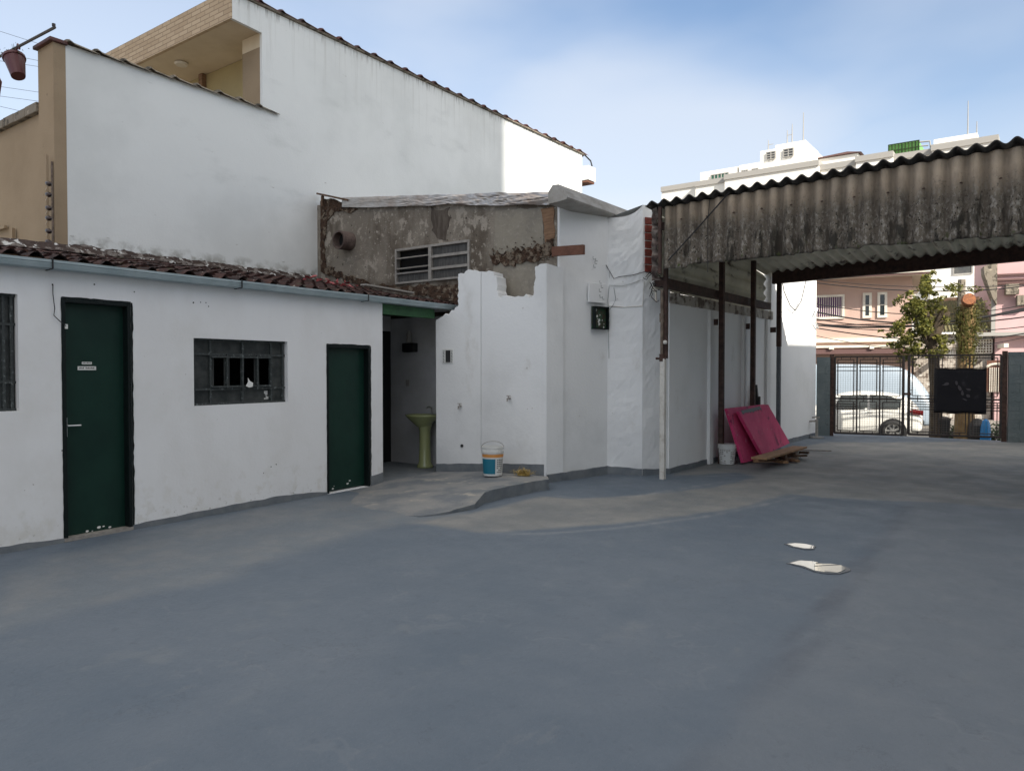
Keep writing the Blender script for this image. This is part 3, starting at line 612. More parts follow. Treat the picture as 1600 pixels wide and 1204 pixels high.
# ------------------------------------------------------------------ HOUSE (big white wall)
HX = -10.45
house = thing('house', 'tall white-rendered house wall with red tile coping and a recessed beige terrace', 'house', (HX, 4.2, 0))
hw = MB()
outline = [(4.41, -.1), (17.6, -.1), (17.6, 7.42), (6.86, 7.42), (6.86, 7.03), (7.40, 7.0), (7.40, 5.78), (4.41, 5.76)]
hw.prism([(HX, y, z) for y, z in outline], (-.06, 0, 0)); hw.build('wall', M['house'], house)
# front pier and beige front wall facing -Y
MB().box(-10.66, -10.06+0.0, 4.2, 4.27, -.1, 5.72).build('front_pier', M['beige'], house) if False else None
pL, pR = on(1, 4.2, 75, 62), on(1, 4.2, 98, 65)
MB().box(HX-.45, HX+.004, 4.26, 4.41, -.1, 5.74).build('front_pier', M['beige'], house)
MB().box(-19, HX-.45, 4.30, 4.5, -.1, 4.93).build('front_wall', M['beige'], house)
cp = MB()
for i in range(22):
    x1 = HX-.455-i*.37; cp.box(x1-.365, x1, 4.23, 4.6, 4.93+.01*random.random(), 5.05+.012*random.random())
cp.build('coping', M['coping'], house, bevel=.01)
MB().box(HX-.49, HX+.04, 4.21, 4.43, 5.74, 5.79).build('pier_cap', M['tile_red'], house, bevel=.01)
# parapet caps: row of overlapping half-round tiles
def caprow(y0, y1, z, step, m, r=.075, out=.05):
    cc = MB(); y = y0
    while y < y1:
        vs = []; fs = []; n_ = 8; L = step*1.12; jz = .012*random.random(); jx = .01*random.uniform(-1, 1)
        for e_, (yy, rr, zz) in enumerate(((y, r*1.05, z+.028+jz), (y+.02, r*1.1, z+.032+jz), (y+.08, r, z+.012+jz), (y+L, r*.85, z-.004))):
            for k in range(n_+1):
                t = math.pi*k/n_; vs.append((HX+out-.09+jx + math.cos(t)*rr*1.5, yy, zz+math.sin(t)*rr*.62))
        for e_ in range(3):
            for k in range(n_): fs.append((e_*(n_+1)+k, e_*(n_+1)+k+1, (e_+1)*(n_+1)+k+1, (e_+1)*(n_+1)+k))
        fs.append(tuple(range(n_+1)))
        cc.add(vs, fs); y += step
    return cc.build('ridge_tile', m, house)
caprow(4.42, 7.38, 5.75, .36, M['coping'])
caprow(6.9, 17.55, 7.44, .42, M['tile_red'])
MB().box(HX-.26, HX+.05, 6.84, 17.68, 7.425, 7.455).build('eave_slab', M['coping'], house)
# house roof rising behind the caps (shallow so that it stays hidden from the yard)
MB().add([(HX-.05, 6.91, 7.42), (HX-.05, 17.6, 7.42), (HX-5, 17.6, 7.44), (HX-5, 6.91, 7.44)], [(0, 1, 2, 3)]).build('roof', M['tile_red'], house)
# corner bracket at the far end
MB().box(HX-.8, HX+.20, 17.6, 18.0, 6.72, 7.1).build('eave_bracket', M['house'], house)
MB().box(HX-.8, HX+.17, 17.62, 17.98, 6.66, 6.715).build('bracket_soffit', M['wood_red'], house)
MB().tube([(HX+.02, 17.65, 7.45), (HX+.1, 17.9, 7.3), (HX+.12, 17.95, 7.15)], .02, 6).build('roof_spout', M['cable'], house)
MB().box(-15.5, HX-.062, 17.4, 17.6, 0, 7.4).build('back_wall', M['house'], house)
# terrace: slab with brick tile fascia, ceiling, inner walls
MB().box(-15.5, HX-.003, 6.84, 6.90, 7.03, 7.50).build('fascia', M['fascia_brick'], house)
MB().box(-15.5, HX-.062, 6.905, 11, 7.04, 7.4).build('terrace_ceiling', M['cream'], house)
MB().box(-15.5, HX-.062, 7.87, 8.0, 3, 7.035).build('terrace_back_wall', M['olive'], house)
MB().box(-11.02, HX-.062, 7.42, 7.86, 3, 6.80).build('terrace_pier', M['beige'], house)
MB().box(-11.02, HX-.062, 7.42, 7.86, 6.802, 7.035).build('terrace_beam', M['cream'], house); MB().box(-15.5, HX-.062, 6.9, 7.86, 5.0, 5.1).build('terrace_floor', M['cream'], house)
MB().box(-15.5, HX-.062, 4.4, 4.45, 5.06, 5.08).build('ledge', M['coping'], house)
MB().box(-12.95, -12.83, 7.78, 7.868, 5.1, 7.035).build('timber_post', M['wood'], house)
MB().lathe([(.0, .0), (.10, .0), (.12, .03), (.10, .05)], (-12.7, 7.3, 6.985)).build('ceiling_lamp', M['offwhite'], house)
# electric fence rack: pole and six insulators on the beige wall
rack = thing('insulator_rack', 'row of six dark insulators on a slim pole fixed to the beige wall', 'insulator rack', (HX-.06, 4.2, 3.1))
MB().bar((HX-.07, 4.20, 3.05), (HX-.07, 4.20, 4.28), .03, .03).build('pole', M['beige'], rack)
MB().bar((HX-.03, 4.245, 3.05), (HX-.03, 4.245, 4.2), .02, .02).build('conduit', M['pipe_brown'], rack)
for v in (287, 304, 325, 341, 361, 378):
    p = on(1, 4.10, 76, v); q = Vector((HX-.07, 4.18, p.z-.02))
    iz = MB().tube([p+Vector((-.055, 0, .01)), p+Vector((-.03, 0, .008)), p, p+Vector((.03, 0, -.008)), p+Vector((.055, 0, -.01))], [.008, .03, .034, .03, .008], 10).build('insulator', M['porcelain'], rack, smooth=True)
    MB().tube([p, q], .003, 5).build('wire_arm', M['offwhite'], iz)
tag(MB().obox(on(1, 4.28, 0, 357)+Vector((-.6, 0, -.03)), (.87, 0, 0), (0, -.04, 0), (0, 0, .04)).obox(on(1, 4.28, 22, 357)+Vector((0, 0, -.5)), (.04, 0, 0), (0, -.04, 0), (0, 0, .5)).build('awning_frame', M['beige']), 'small beige metal frame low on the beige wall at the left edge', 'frame')
# flower pot on a steel arm
arm = thing('flower_pot_bracket', 'dark steel arm sticking out from the corner of the beige wall', 'bracket', (HX-.15, 4.12, 5.79))
a0 = on(1, 4.1, 84, 44); a1 = on(1, 4.1, -60, 120)
MB().tube([(a0.x, 4.1, 5.79), (a0.x, 4.1, a0.z+.02)], .022, 6).tube([a0+Vector((.03, 0, 0)), a1], .018, 6).build('steel_arm', M['iron'], arm)
c_ = on(1, 4.1, 25, 104)
pot = thing('flower_pot', 'maroon hanging flower pot tilted under the steel arm with sparse stems', 'flower pot', c_)
mb = MB(); axis = Vector((.42, 0, -.9)).normalized(); side_ = Vector((.9, 0, .42))
pts = [c_ - axis*.15, c_ - axis*.13, c_ + axis*.15]
mb.tube([c_-axis*.155, c_-axis*.12, c_-axis*.118, c_+axis*.16], [.138, .138, .125, .085], 16).build('pot', M['pot'], pot)
hk_ = on(1, 4.1, 28, 74)
MB().tube([c_-axis*.15+side_*.06, hk_+Vector((-.04, 0, -.02)), hk_+Vector((0, 0, .04)), hk_+Vector((.05, 0, .0)), hk_+Vector((.04, 0, -.04))], .014, 6).build('hook', M['pot'], pot)
sm = MB()
for i in range(60):
    p = c_ - axis*.16 + Vector((random.gauss(-.02, .10), random.gauss(0, .06), abs(random.gauss(0, .07)))); d = Vector((random.uniform(-1, 1), random.uniform(-1, 1), random.uniform(-.5, 1)))*.022; e = d.cross(Vector((.3, 1, .2)))
    sm.add([p-d, p+e*.5, p+d, p-e*.5], [(0, 1, 2, 3)])
for i in range(8):
    q = c_-axis*.15; sm.tube([q, q+Vector((random.uniform(-.2, .15), random.uniform(-.05, .05), random.uniform(.06, .2)))], .002, 4)
sm.build('stems', M['leaf_dark'], pot)
p2 = on(1, 4.1, -14, 140)
pot2 = tag(MB().tube([p2+Vector((-.02, 0, .13)), p2+Vector((0, 0, .12)), p2+Vector((.02, 0, -.13))], [.13, .13, .09], 14).build('flower_pot', M['pot']), 'second flower pot, barely showing at the left edge of the photo', 'flower pot')
for i, (va, vb) in enumerate(((50, 80), (85, 104), (98, 112), (138, 152), (153, 166), (168, 190))):
    p, q = on(1, 12, -10, va-4), on(1, 14, 82, vb-6)
    q = p + (q-p)*1.6
    tag(MB().tube([p+(p-q)*.8, p, (p+q)/2-Vector((0, 0, .03)), q], .008, 5).build('overhead_wire', M['cable']), ['topmost', 'second', 'third', 'fourth', 'fifth', 'lowest'][i] + ' thin wire crossing the sky beside the flower pot', 'wire', 'wires crossing the sky at the left')

# ------------------------------------------------------------------ ANNEX (bare grey gable with silver flashing)
AY = 8.5
annex = thing('annex_building', 'annex with bare grey rendered front, clay vent pipe and white-painted side under a metal eave', 'building', (-5.42, AY, 0))
A = lambda u, v, o=0: on(1, AY-o, u, v)
zt = [A(500, 303), A(545, 320), A(700, 319), A(868, 316)]
xl, xr = -10.44, -5.44
vw = (A(619, 391), A(735, 373), A(735, 436), A(621, 442))   # window rectangle in the face
wx0, wx1 = -8.50, -6.99; wz0, wz1 = 2.86, 3.46
wx0 = vw[0].x; wx1 = vw[1].x; wz0 = (vw[2].z+vw[3].z)/2; wz1 = (vw[0].z+vw[1].z)/2
def top(x): return 4.40 + (3.80-4.40)*(x-xl)/(xr-xl)
fw = MB()
xs = [xl, wx0, wx1, xr]
for a, b_ in zip(xs, xs[1:]):
    segs = [(2.3, wz0), (wz1, None)] if (a == wx0) else [(2.3, None)]
    if a == wx0:
        fw.add([(a, AY, 2.3), (b_, AY, 2.3), (b_, AY, wz0), (a, AY, wz0)], [(0, 1, 2, 3)])
        fw.add([(a, AY, wz1), (b_, AY, wz1), (b_, AY, top(b_)), (a, AY, top(a))], [(0, 1, 2, 3)])
    else:
        fw.add([(a, AY, 2.3), (b_, AY, 2.3), (b_, AY, wz0), (b_, AY, wz1), (b_, AY, top(b_)), (a, AY, top(a))] + ([(a, AY, wz1), (a, AY, wz0)] if a == wx1 else []), [tuple(range(8 if a == wx1 else 6))])
fw.box(wx0, wx1, AY+.12, AY+.13, wz0-.1, wz1+.1)
for xx in (wx0, wx1): fw.add([(xx, AY, wz0), (xx, AY+.12, wz0), (xx, AY+.12, wz1), (xx, AY, wz1)], [(0, 1, 2, 3)])
for zz in (wz0, wz1): fw.add([(wx0, AY, zz), (wx0, AY+.12, zz), (wx1, AY+.12, zz), (wx1, AY, zz)], [(0, 1, 2, 3)])
fw.build('front_wall', M['grey_render'], annex)
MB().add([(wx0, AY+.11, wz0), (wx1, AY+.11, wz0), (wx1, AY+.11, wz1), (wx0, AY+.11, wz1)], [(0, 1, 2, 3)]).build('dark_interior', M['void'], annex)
# soot streak and newer mortar area as thin applied layers of their own ragged shape
def patch(pts, m, name, off=.004, jitter=.02, th=.01, plane=None, parent=annex):
    P = []
    for i in range(len(pts)):
        p, q = plane(*pts[i]), plane(*pts[(i+1) % len(pts)]); k = max(1, int((q-p).length/.05))
        for j in range(k):
            r = p.lerp(q, j/k); P.append(r + Vector((jitter*nv(r.x*9, r.z*9, 2)+jitter*.6*nv(r.x*31, r.z*31), 0, jitter*nv(r.x*9, r.z*9, 8)+jitter*.6*nv(r.x*31, r.z*31, 4))))
    return MB().prism([p + Vector((0, -off, 0)) for p in P], (0, th, 0)).build(name, m, parent)
patch([(775, 330), (848, 324), (850, 392), (800, 400), (772, 402)], M['grey_patch'], 'mortar_patch', off=.008, plane=A)
patch([(772, 410), (840, 400), (842, 475), (770, 475)], M['grey_patch'], 'mortar_patch', off=.010, plane=A)
M['soot'] = layered('sooty stain', (.075, .06, .05), [((.13, .11, .09), 5, .45, .62, (1.5, 1, .4), 7)], rough=.95)
patch([(674, 326), (702, 325), (703, 352), (697, 373), (686, 376), (677, 360)], M['soot'], 'soot_stain', off=.005, jitter=.06, plane=A)
patch([(503, 425), (560, 445), (620, 455), (700, 470), (725, 480), (725, 444), (680, 445), (620, 447), (560, 436), (515, 418)], M['brick_raw'], 'crumbled_foot', off=.02, th=.03, jitter=.06, plane=A)
patch([(502, 312), (520, 310), (545, 322), (560, 326), (548, 332), (524, 330), (512, 345), (508, 380), (510, 420), (502, 425)], M['brick_raw'], 'crumbled_edge', off=.02, th=.03, jitter=.04, plane=A)
patch([(765, 398), (800, 392), (846, 384), (860, 372), (866, 382), (862, 402), (838, 406), (820, 412), (790, 414), (770, 412)], M['brick_raw'], 'broken_brick', off=.03, th=.04, jitter=.07, plane=A)
patch([(846, 326), (866, 324), (867, 372), (852, 380), (850, 350)], M['wood'], 'old_timber', off=.014, th=.02, plane=A)
# rubble stones at the broken corner
rb = MB()
for i in range(90):
    u = random.uniform(770, 866); v = 400 - (u-770)*.20 + random.gauss(0, 7)
    if u > 830: v = random.uniform(370, 408)
    p = A(u, v, .03); r = random.uniform(.012, .04)
    vs = [p + Vector((random.uniform(-1, 1), random.uniform(-.7, .7), random.uniform(-.7, .7)))*r for _ in range(6)]
    rb.add(vs, [(0, 1, 2), (0, 2, 3), (0, 3, 4), (1, 2, 5), (2, 3, 5), (3, 4, 5), (0, 1, 4)])
rb.build('rubble', M['brick_raw'], annex)
# vent pipe
pc = A(547, 377); 
vp = MB(); r_ = .155
vp.tube([pc+Vector((0, .1, 0)), pc+Vector((-.02, -.24, -.005))], r_, 24, cap=False); vp.tube([pc+Vector((0, .1, 0)), pc+Vector((-.02, -.24, -.005))], r_*.84, 24, cap=False)
n0 = 48
for k in range(24):
    pass
vs = []
for rr in (r_, r_*.84):
    for k in range(24):
        t = 2*math.pi*k/24; vs.append(pc+Vector((-.02+rr*math.cos(t), -.24, -.005+rr*math.sin(t))))
vp.add(vs, [(k, (k+1) % 24, 24+(k+1) % 24, 24+k) for k in range(24)])
vp.build('vent_pipe', M['pvc'], annex, smooth=False)
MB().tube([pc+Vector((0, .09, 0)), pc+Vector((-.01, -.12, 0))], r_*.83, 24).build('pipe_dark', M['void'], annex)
# louvred window
lw = bpy.data.objects.new('window', None); C.objects.link(lw); lw.parent = annex; lw.location = Vector((wx0, AY, wz0))-annex.location; lw['label'] = 'small louvred metal window with its left half open'
fr = MB(); W_ = wx1-wx0; H_ = wz1-wz0; xm = wx0+W_*.49
def fbar(x0, x1, z0, z1, d=.03): fr.box(x0, x1, AY-d, AY+.05, z0, z1)
fbar(wx0, wx0+.035, wz0, wz1); fbar(wx1-.035, wx1, wz0, wz1); fbar(wx0+.036, wx1-.036, wz0, wz0+.03); fbar(wx0+.036, wx1-.036, wz1-.035, wz1); fbar(xm-.03, xm+.03, wz0+.031, wz1-.036, .034)
for i in (1, 2): z = wz0+H_*i/3; fbar(xm+.031, wx1-.036, z-.02, z+.02, .028)
fbar(wx0+.036, xm-.031, wz0+H_*.30-.015, wz0+H_*.30+.01, .028)
fr.build('frame', M['alu'], lw)
sl = MB()
for z in (wz0+H_*.45, wz0+H_*.74): sl.obox((wx0+.04, AY-.07, z-.03), (xm-wx0-.07, 0, 0), (0, .10, .035), (0, -.004, .008))
sl.build('louvre', M['alu'], lw)
pn = MB()
for i in range(3): pn.box(xm+.032, wx1-.037, AY+.01, AY+.016, wz0+H_*i/3+.022, wz0+H_*(i+1)/3-.022)
pn.box(wx0+.037, xm-.032, AY+.01, AY+.016, wz0+.03, wz0+H_*.30-.015)
rbm = MB()
pn.build('pane', M['ribbed_glass'], lw)
# side walls
q1, q2, q3, q4 = Vector((-5.40, 8.22)), Vector((-5.15, 9.40)), Vector((-4.68, 9.57)), Vector((-4.448, 9.99))
sw = MB(); sw.prism([(q1.x, q1.y+.28, -.1), (q2.x, q2.y, -.1), (q2.x, q2.y, 3.72), (q1.x, q1.y+.28, 3.78)], (-.2, .05, 0)); sw.build('side_wall', M['white'], annex)
MB().box(-10.4, -5.7, 10.5, 10.6, 0, 3.6).build('back_wall', M['white'], annex)
# roof
rf_ = MB(); rf_.add([(-10.44, AY-.12, 4.60), (-5.05, AY-.12, 3.80), (-5.05, 10.5, 3.80), (-10.44, 10.5, 4.60), (-10.44, AY-.12, 4.54), (-5.05, AY-.12, 3.74), (-5.05, 10.5, 3.74), (-10.44, 10.5, 4.54)], [(0, 1, 2, 3), (4, 7, 6, 5), (0, 4, 5, 1), (1, 5, 6, 2), (2, 6, 7, 3), (3, 7, 4, 0)])
# eave profile of trapezoidal metal, hanging over the side wall
e0, e1 = on(0, -5.08, 884, 290), on(0, -5.08, 992, 332)
zE = (e0.z+e1.z)/2; yE0, yE1 = e0.y-.02, e1.y
rf_ = MB().add([(-10.44, AY+.08, 4.46), (-5.2, AY+.08, 3.86), (-5.2, yE1, zE-.06), (-10.44, yE1, 4.40)], [(0, 1, 2, 3)])
rf_.build('roof', M['zinc'], annex)
ev = MB(); pf = [(-.05, .035), (.045, .03), (.05, -.01), (.085, -.012), (.09, -.055), (.125, -.058), (.13, -.10), (.165, -.103), (.175, -.15), (.16, -.175), (.05, -.19), (-.12, -.20), (-.12, -.05)]
k = len(pf); vs = [( -5.22+o, y, zE+z) for y in (yE0, yE1) for o, z in pf]
ev.add(vs, [(j, (j+1) % k, k+(j+1) % k, k+j) for j in range(k)] + [tuple(range(k)), tuple(range(k, 2*k))[::-1]]); ev.build('eave_gutter', M['zinc'], annex)
# silver flashing: crumpled sheet folded over the front edge
fl = MB(); nU, nV = 260, 14; vs = []
xa, xb = A(538, 322).x, A(872, 318).x
for j in range(nV+1):
    for i in range(nU+1):
        t = i/nU; x = xa+(xb-xa)*t; s = j/nV; zt_ = top(x)+.10
        drop = .15+.012*math.sin(t*9)+.02*nv(t*10, 2)
        if s < .3: y = AY+.10-(.10+.05)*s/.3; z = zt_+.015
        else: y = AY-.05; z = zt_ - drop*(s-.3)/.7
        w = (.012+.014*t)*nv(x*2.2+s*2.5, s*3, 1) + .010*abs(nv(x*5-s*5, s*6, 3))*(.4+t) + .003*nv(x*16, s*9, 5)
        vs.append((x, y-abs(w)*1.3, z+w*.8))
fl.add(vs, [(j*(nU+1)+i, j*(nU+1)+i+1, (j+1)*(nU+1)+i+1, (j+1)*(nU+1)+i) for j in range(nV) for i in range(nU)])
fl.build('flashing', M['tarp'], annex)
# dark broken verge at the left end
MB().bar(A(498, 303, .04), A(545, 313, .04), .10, .03).bar(A(504, 306, .03), A(504, 322, .03), .04, .04).build('broken_verge', M['rubble'], annex)
# projecting plank
pk = MB(); pa, pb = on(1, 8.12, 864, 394), on(1, 8.12, 910, 390)
tag(MB().obox(on(1, 8.3, 862, 400), on(1, 8.3, 911, 397)-on(1, 8.3, 862, 400), (0, .05, 0), (0, 0, .125)).build('plank', M['wood_red']), 'reddish timber plank jutting from the broken corner of the annex', 'plank')
# pier at the corner (white) with exposed red brick end
pier = thing('corner_pier', 'white rough-plastered pier with red brick showing near the top, beside the canopy', 'pier', (q3.x, q3.y, 0))
ptop = onp(q2, q3, 1003, 320).z; ptl = onp(q2, q3, 957, 340).z+.05
pm = MB()
def vwall(a, b_, za0, za1, th, mb, seg=26):
    """vertical sheet wall a->b with lumpy front for rough plaster"""
    nU, nV = max(2, int((b_-a).length/.05)), 60; nn = Vector((b_.y-a.y, -(b_.x-a.x))).normalized(); vs = []
    for j in range(nV+1):
        for i in range(nU+1):
            t = i/nU; p = a.lerp(b_, t); zt_ = za0+(za1-za0)*t**4; z = -.1+(zt_+.1)*j/nV
            d = .0 if i in (0, nU) else .010*nv(p.x*4, p.y*4, z*4)+.006*nv(p.x*14, p.y*14, z*14)
            if z > 2.4: d *= 1.7 if i not in (0, nU) else 1
            vs.append((p.x+nn.x*d, p.y+nn.y*d, z))
    mb.add(vs, [(j*(nU+1)+i, j*(nU+1)+i+1, (j+1)*(nU+1)+i+1, (j+1)*(nU+1)+i) for j in range(nV) for i in range(nU)])
vwall(q2, q3, ptl-.05, ptop, 0, pm); vwall(q3, q4, ptop, ptop, 0, pm)
pm.add([(q2.x, q2.y, ptl-.05), (q3.x, q3.y, ptop), (q4.x, q4.y, ptop), (q4.x-.5, q4.y, ptop), (q2.x, q4.y, ptl-.05)], [(0, 1, 2, 3, 4)])
pm.add([(q4.x, q4.y, -.1), (q2.x, q4.y, -.1), (q2.x, q4.y, ptl-.05), (q4.x, q4.y, ptop)], [(0, 1, 2, 3)])
pm.build('plaster', M['white'], pier)
bk = MB(); na = (q4-q3).normalized(); nn = Vector((na.y, -na.x))
zb0, zb1 = onp(q3, q4, 1010, 425).z, onp(q3, q4, 1010, 338).z
k = int((zb1-zb0)/.105)
for i in range(k):
    z = zb0+(zb1-zb0)*i/k; j = random.uniform(-.006, .006); bk.obox((q3+na*.03).to_3d()+Vector((0, 0, z)), (na*(.19+j)).to_3d(), (nn*(.022+j)).to_3d(), (0, 0, (zb1-zb0)/k-.014))
bk.build('brick', M['brick_red'], pier, bevel=.006)
skirt([(q1.x, q1.y, -.05, .10), (q2.x, q2.y, -.05, .115), (q3.x, q3.y, -.05, .09), (q4.x, q4.y, -.05, .07)], annex, 4, off=.016)

# ------------------------------------------------------------------ BROKEN WALL STUB in front of the annex
k0, k1, k2 = Vector((-7.02, 7.90)), Vector((-6.33, 8.10)), Vector((-5.42, 8.22))
stub = thing('broken_wall', 'white broken-topped wall stub with a notch, standing in front of the grey annex', 'wall', (k1.x, k1.y, 0))
def PA_(u, v): return onp(k0, k1, u, v)
def PB_(u, v): return onp(k1, k2, u, v)
def ragpoly(pts, pl, jit, keep):
    P = []
    for i in range(len(pts)):
        p, q = pl(*pts[i]), pl(*pts[(i+1) % len(pts)])
        if i in keep: P.append(p); continue
        kk = max(1, int((q-p).length/.035))
        for j in range(kk):
            r = p.lerp(q, j/kk); P.append(r if j == 0 else r+Vector((jit*nv(r.x*17, r.z*17, 2)*.8, 0, jit*nv(r.x*17, r.z*17, 8)+jit*.7*nv(r.x*45, r.z*45, 4))))
    return P
sA = [(751, 742), (682, 742), (681, 500), (692, 494), (703, 488), (716, 478), (716, 428), (735, 421), (751, 424)]
def snap(P, pl):  # keep polygon vertices in their plane
    return P
def wallslab(pts, p, q, keep, th=.2):
    d = (q-p).normalized(); nb = Vector((-d.y, d.x))*th
    P = ragpoly(pts, lambda u, v: onp(p, q, u, v), .035, keep); Q = []
    for r in P:
        s = (Vector((r.x, r.y))-p).dot(d); w = p+d*s; Q.append((w.x, w.y, r.z))
    return Q, nb
Q, nb = wallslab(sA, k0, k1, (0, 1, 8)); mb = MB().prism(Q, (nb.x, nb.y, 0))
mb.build('wall_panel', M['white'], stub)
xk = PB_(751, 424)
sB = [(752, 745), (752, 424), (768, 424), (776, 432), (778, 463), (800, 464), (833, 462), (837, 416), (848, 412), (849, 764)]
Q, nb = wallslab(sB, k1, k2, (0, 8, 9), .26); MB().prism(Q, (nb.x, nb.y, 0)).build('wall_panel', M['white'], stub)
# plaster face closing the corner towards the side wall
zc = onp(k1, k2, 848, 412).z
MB().prism([(k2.x+.002, k2.y-.01, -.1), (q1.x+.06, q1.y+.285, -.1), (q1.x+.06, q1.y+.285, zc-.04), (k2.x+.002, k2.y-.01, zc)], (-.1, .0, 0)).build('wall_return', M['white'], stub)
ka, kc = onp(k0, k1, 682, 720), onp(k1, k2, 849, 740)
skirt([(ka.x-.004, ka.y, 0, .155), (k1.x, k1.y, 0, .20), (kc.x+.012, kc.y+.002, -.05, .235)], stub, 5)
skirt([(k2.x+.004, k2.y-.012, -.05, .10), (q1.x+.062, q1.y+.29, -.05, .105)], stub, 6)

# ------------------------------------------------------------------ PLATFORM with curb
top_e = [on(2, z, u, v) for u, v, z in ((512, 770, -.012), (577, 760, .0), (600, 752, .03), (682, 737, .07), (752, 736, .10), (855, 744, .13))]
front = [on(2, z, u, v) for u, v, z in ((858, 748, .13), (845, 750, .13), (800, 758, .13), (770, 765, .125), (757, 769, .115), (751, 777, .085), (742, 787, .05), (715, 795, .03), (690, 801, .018), (655, 806, .004), (620, 804, -.012), (560, 795, -.014), (525, 782, -.014))]
pts = top_e + front
mb = MB(); cx = sum((p.x for p in pts))/len(pts); 
P = []
for i in range(len(pts)):
    a, b_ = pts[i], pts[(i+1) % len(pts)]; kk = max(1, int((b_-a).length/.10))
    for j in range(kk):
        r = a.lerp(b_, j/kk)
        if i >= len(top_e)-1: r = r + Vector((.02*nv(r.x*6, r.y*6), .02*nv(r.x*6, r.y*6, 4), .006*nv(r.x*14, r.y*14)))
        P.append(r)
bm = bmesh.new(); vv = [bm.verts.new(p) for p in P]; f = bm.faces.new(vv)
bmesh.ops.triangulate(bm, faces=[f]); bmesh.ops.subdivide_edges(bm, edges=bm.edges[:], cuts=2, use_grid_fill=True)
ext = bmesh.ops.extrude_edge_only(bm, edges=[e for e in bm.edges if len(e.link_faces) == 1])
for e in ext['geom']:
    if isinstance(e, bmesh.types.BMVert): e.co.z = -.05; e.co.x += .03*nv(e.co.x*7, e.co.y*7, 5)*.6
bmesh.ops.recalc_face_normals(bm, faces=bm.faces)
me = bpy.data.meshes.new('cement_platform'); bm.to_mesh(me); bm.free(); me.materials.append(M['plat']); me.materials.append(M['skirt'])
for f_ in me.polygons:
    if abs(f_.normal.z) < .6: f_.material_index = 1
plat = bpy.data.objects.new('cement_platform', me); C.objects.link(plat); tag(plat, kind='structure')
tag(MB().box(-8.75, -7.05, 6.84, 8.42, -.05, .03).build('recess_floor', M['skirt']), kind='structure')
# dark painted patch inside the opening threshold
# ------------------------------------------------------------------ things in and around the recess
bs = thing('washbasin', 'olive green pedestal washbasin in the dark open recess', 'washbasin', (-7.62, 8.2, .03))
bx, by = on(1, 8.2, 664, 700).x, 8.2
MB().lathe([(.0, 0), (.125, 0), (.12, .03), (.095, .08), (.085, .3), (.085, .55), (.105, .64), (.12, .66)], (bx, by, .03), 24).build('pedestal', M['basin'], bs, smooth=True)
MB().lathe([(.09, .62), (.14, .66), (.21, .72), (.26, .77), (.275, .785), (.275, .80), (.25, .80), (.20, .74), (.10, .70), (0, .69)], (bx-.02, by-.03, .03), 28, 1.05, .85).build('bowl', M['basin'], bs, smooth=True)
MB().tube([(bx, by+.15, .83), (bx, by+.15, .92), (bx, by+.08, .95), (bx, by+.03, .92)], .012).build('tap', M['steel'], bs)
lp = on(1, 8.42, 645, 540)
lamp = thing('wall_lamp', 'black wall lamp with a clear lantern glass high in the recess', 'wall lamp', (lp.x, 8.4, lp.z))
MB().box(lp.x-.12, lp.x+.12, 8.30, 8.41, lp.z-.10, lp.z+.04).build('box', M['black'], lamp, bevel=.01)
MB().lathe([(.0, .04), (.03, .04), (.045, .07), (.045, .10), (.035, .12), (.045, .15), (.045, .18), (.03, .22), (0, .23)], (lp.x, 8.34, lp.z), 14).build('lantern_glass', M['alu'], lamp, smooth=True)
sp_ = on(1, 8.415, 637, 598)
tag(MB().box(sp_.x-.035, sp_.x+.035, 8.405, 8.418, sp_.z-.05, sp_.z+.05).build('switch_plate', M['alu'], None, bevel=.004), 'small grey switch plate on the back wall of the recess', 'switch')
th_ = on(1, 8.1, 677, 590)
tag(MB().box(th_.x-.05, th_.x+.10, 8.30, 8.415, th_.z-.1, th_.z+.12).build('soap_dispenser', M['offwhite'], None, bevel=.03), 'cream soap dispenser at the right edge of the recess', 'dispenser')
# meter box on the stub
mbx = PA_(700, 556)
d_ = (k1-k0).normalized().to_3d(); n_ = Vector((d_.y, -d_.x, 0))
mt = thing('meter_box', 'small glazed meter box with a dark face, set in the white stub wall', 'meter box', mbx)
MB().obox(mbx-d_*.085-Vector((0, 0, .105)), d_*.17, n_*.015, (0, 0, .21)).build('frame', M['plastic_white'], mt, bevel=.006)
MB().obox(mbx-d_*.03-Vector((0, 0, .09))+n_*.0155, d_*.075, n_*.003, (0, 0, .17)).build('dark_face', M['black'], mt)
tt = MB()
for i in range(8):
    for j in range(2): tt.obox(mbx-d_*.07-Vector((0, 0, .085-.021*i))+n_*.0155+d_*(.125*j+.004*(i % 2)), d_*(.018), n_*.002, (0, 0, .009))
tt.build('gauge_marks', M['win_frame'], mt)
# taps
def tap(p, d_, n_, name, label):
    t = thing(name, label, 'tap', p)
    MB().tube([p-n_*.01, p+n_*.05], .014).tube([p+n_*.05, p+n_*.08-Vector((0, 0, .005)), p+n_*.085-Vector((0, 0, .04))], .013).build('spout', M['alu'], t)
    MB().tube([p+n_*.045, p+n_*.045+Vector((0, 0, .035))], .008).bar(p+n_*.045+Vector((0, 0, .035))-d_*.03, p+n_*.045+Vector((0, 0, .035))+d_*.03, .012, .01).build('handle', M['alu'], t)
tap(PA_(720, 634), d_, n_, 'water_tap', 'small metal tap on the grey-shaded left half of the broken wall')
d2 = (k2-k1).normalized().to_3d(); n2 = Vector((d2.y, -d2.x, 0))
tap(PB_(797, 622), d2, n2, 'water_tap', 'small metal tap above the paint bucket')
hp = PA_(722, 696)
tag(MB().tube([hp-n_*.01, hp+n_*.012], .022, 10).build('drain_stub', M['black']), 'small dark pipe hole low on the white wall left of the bucket', 'pipe')
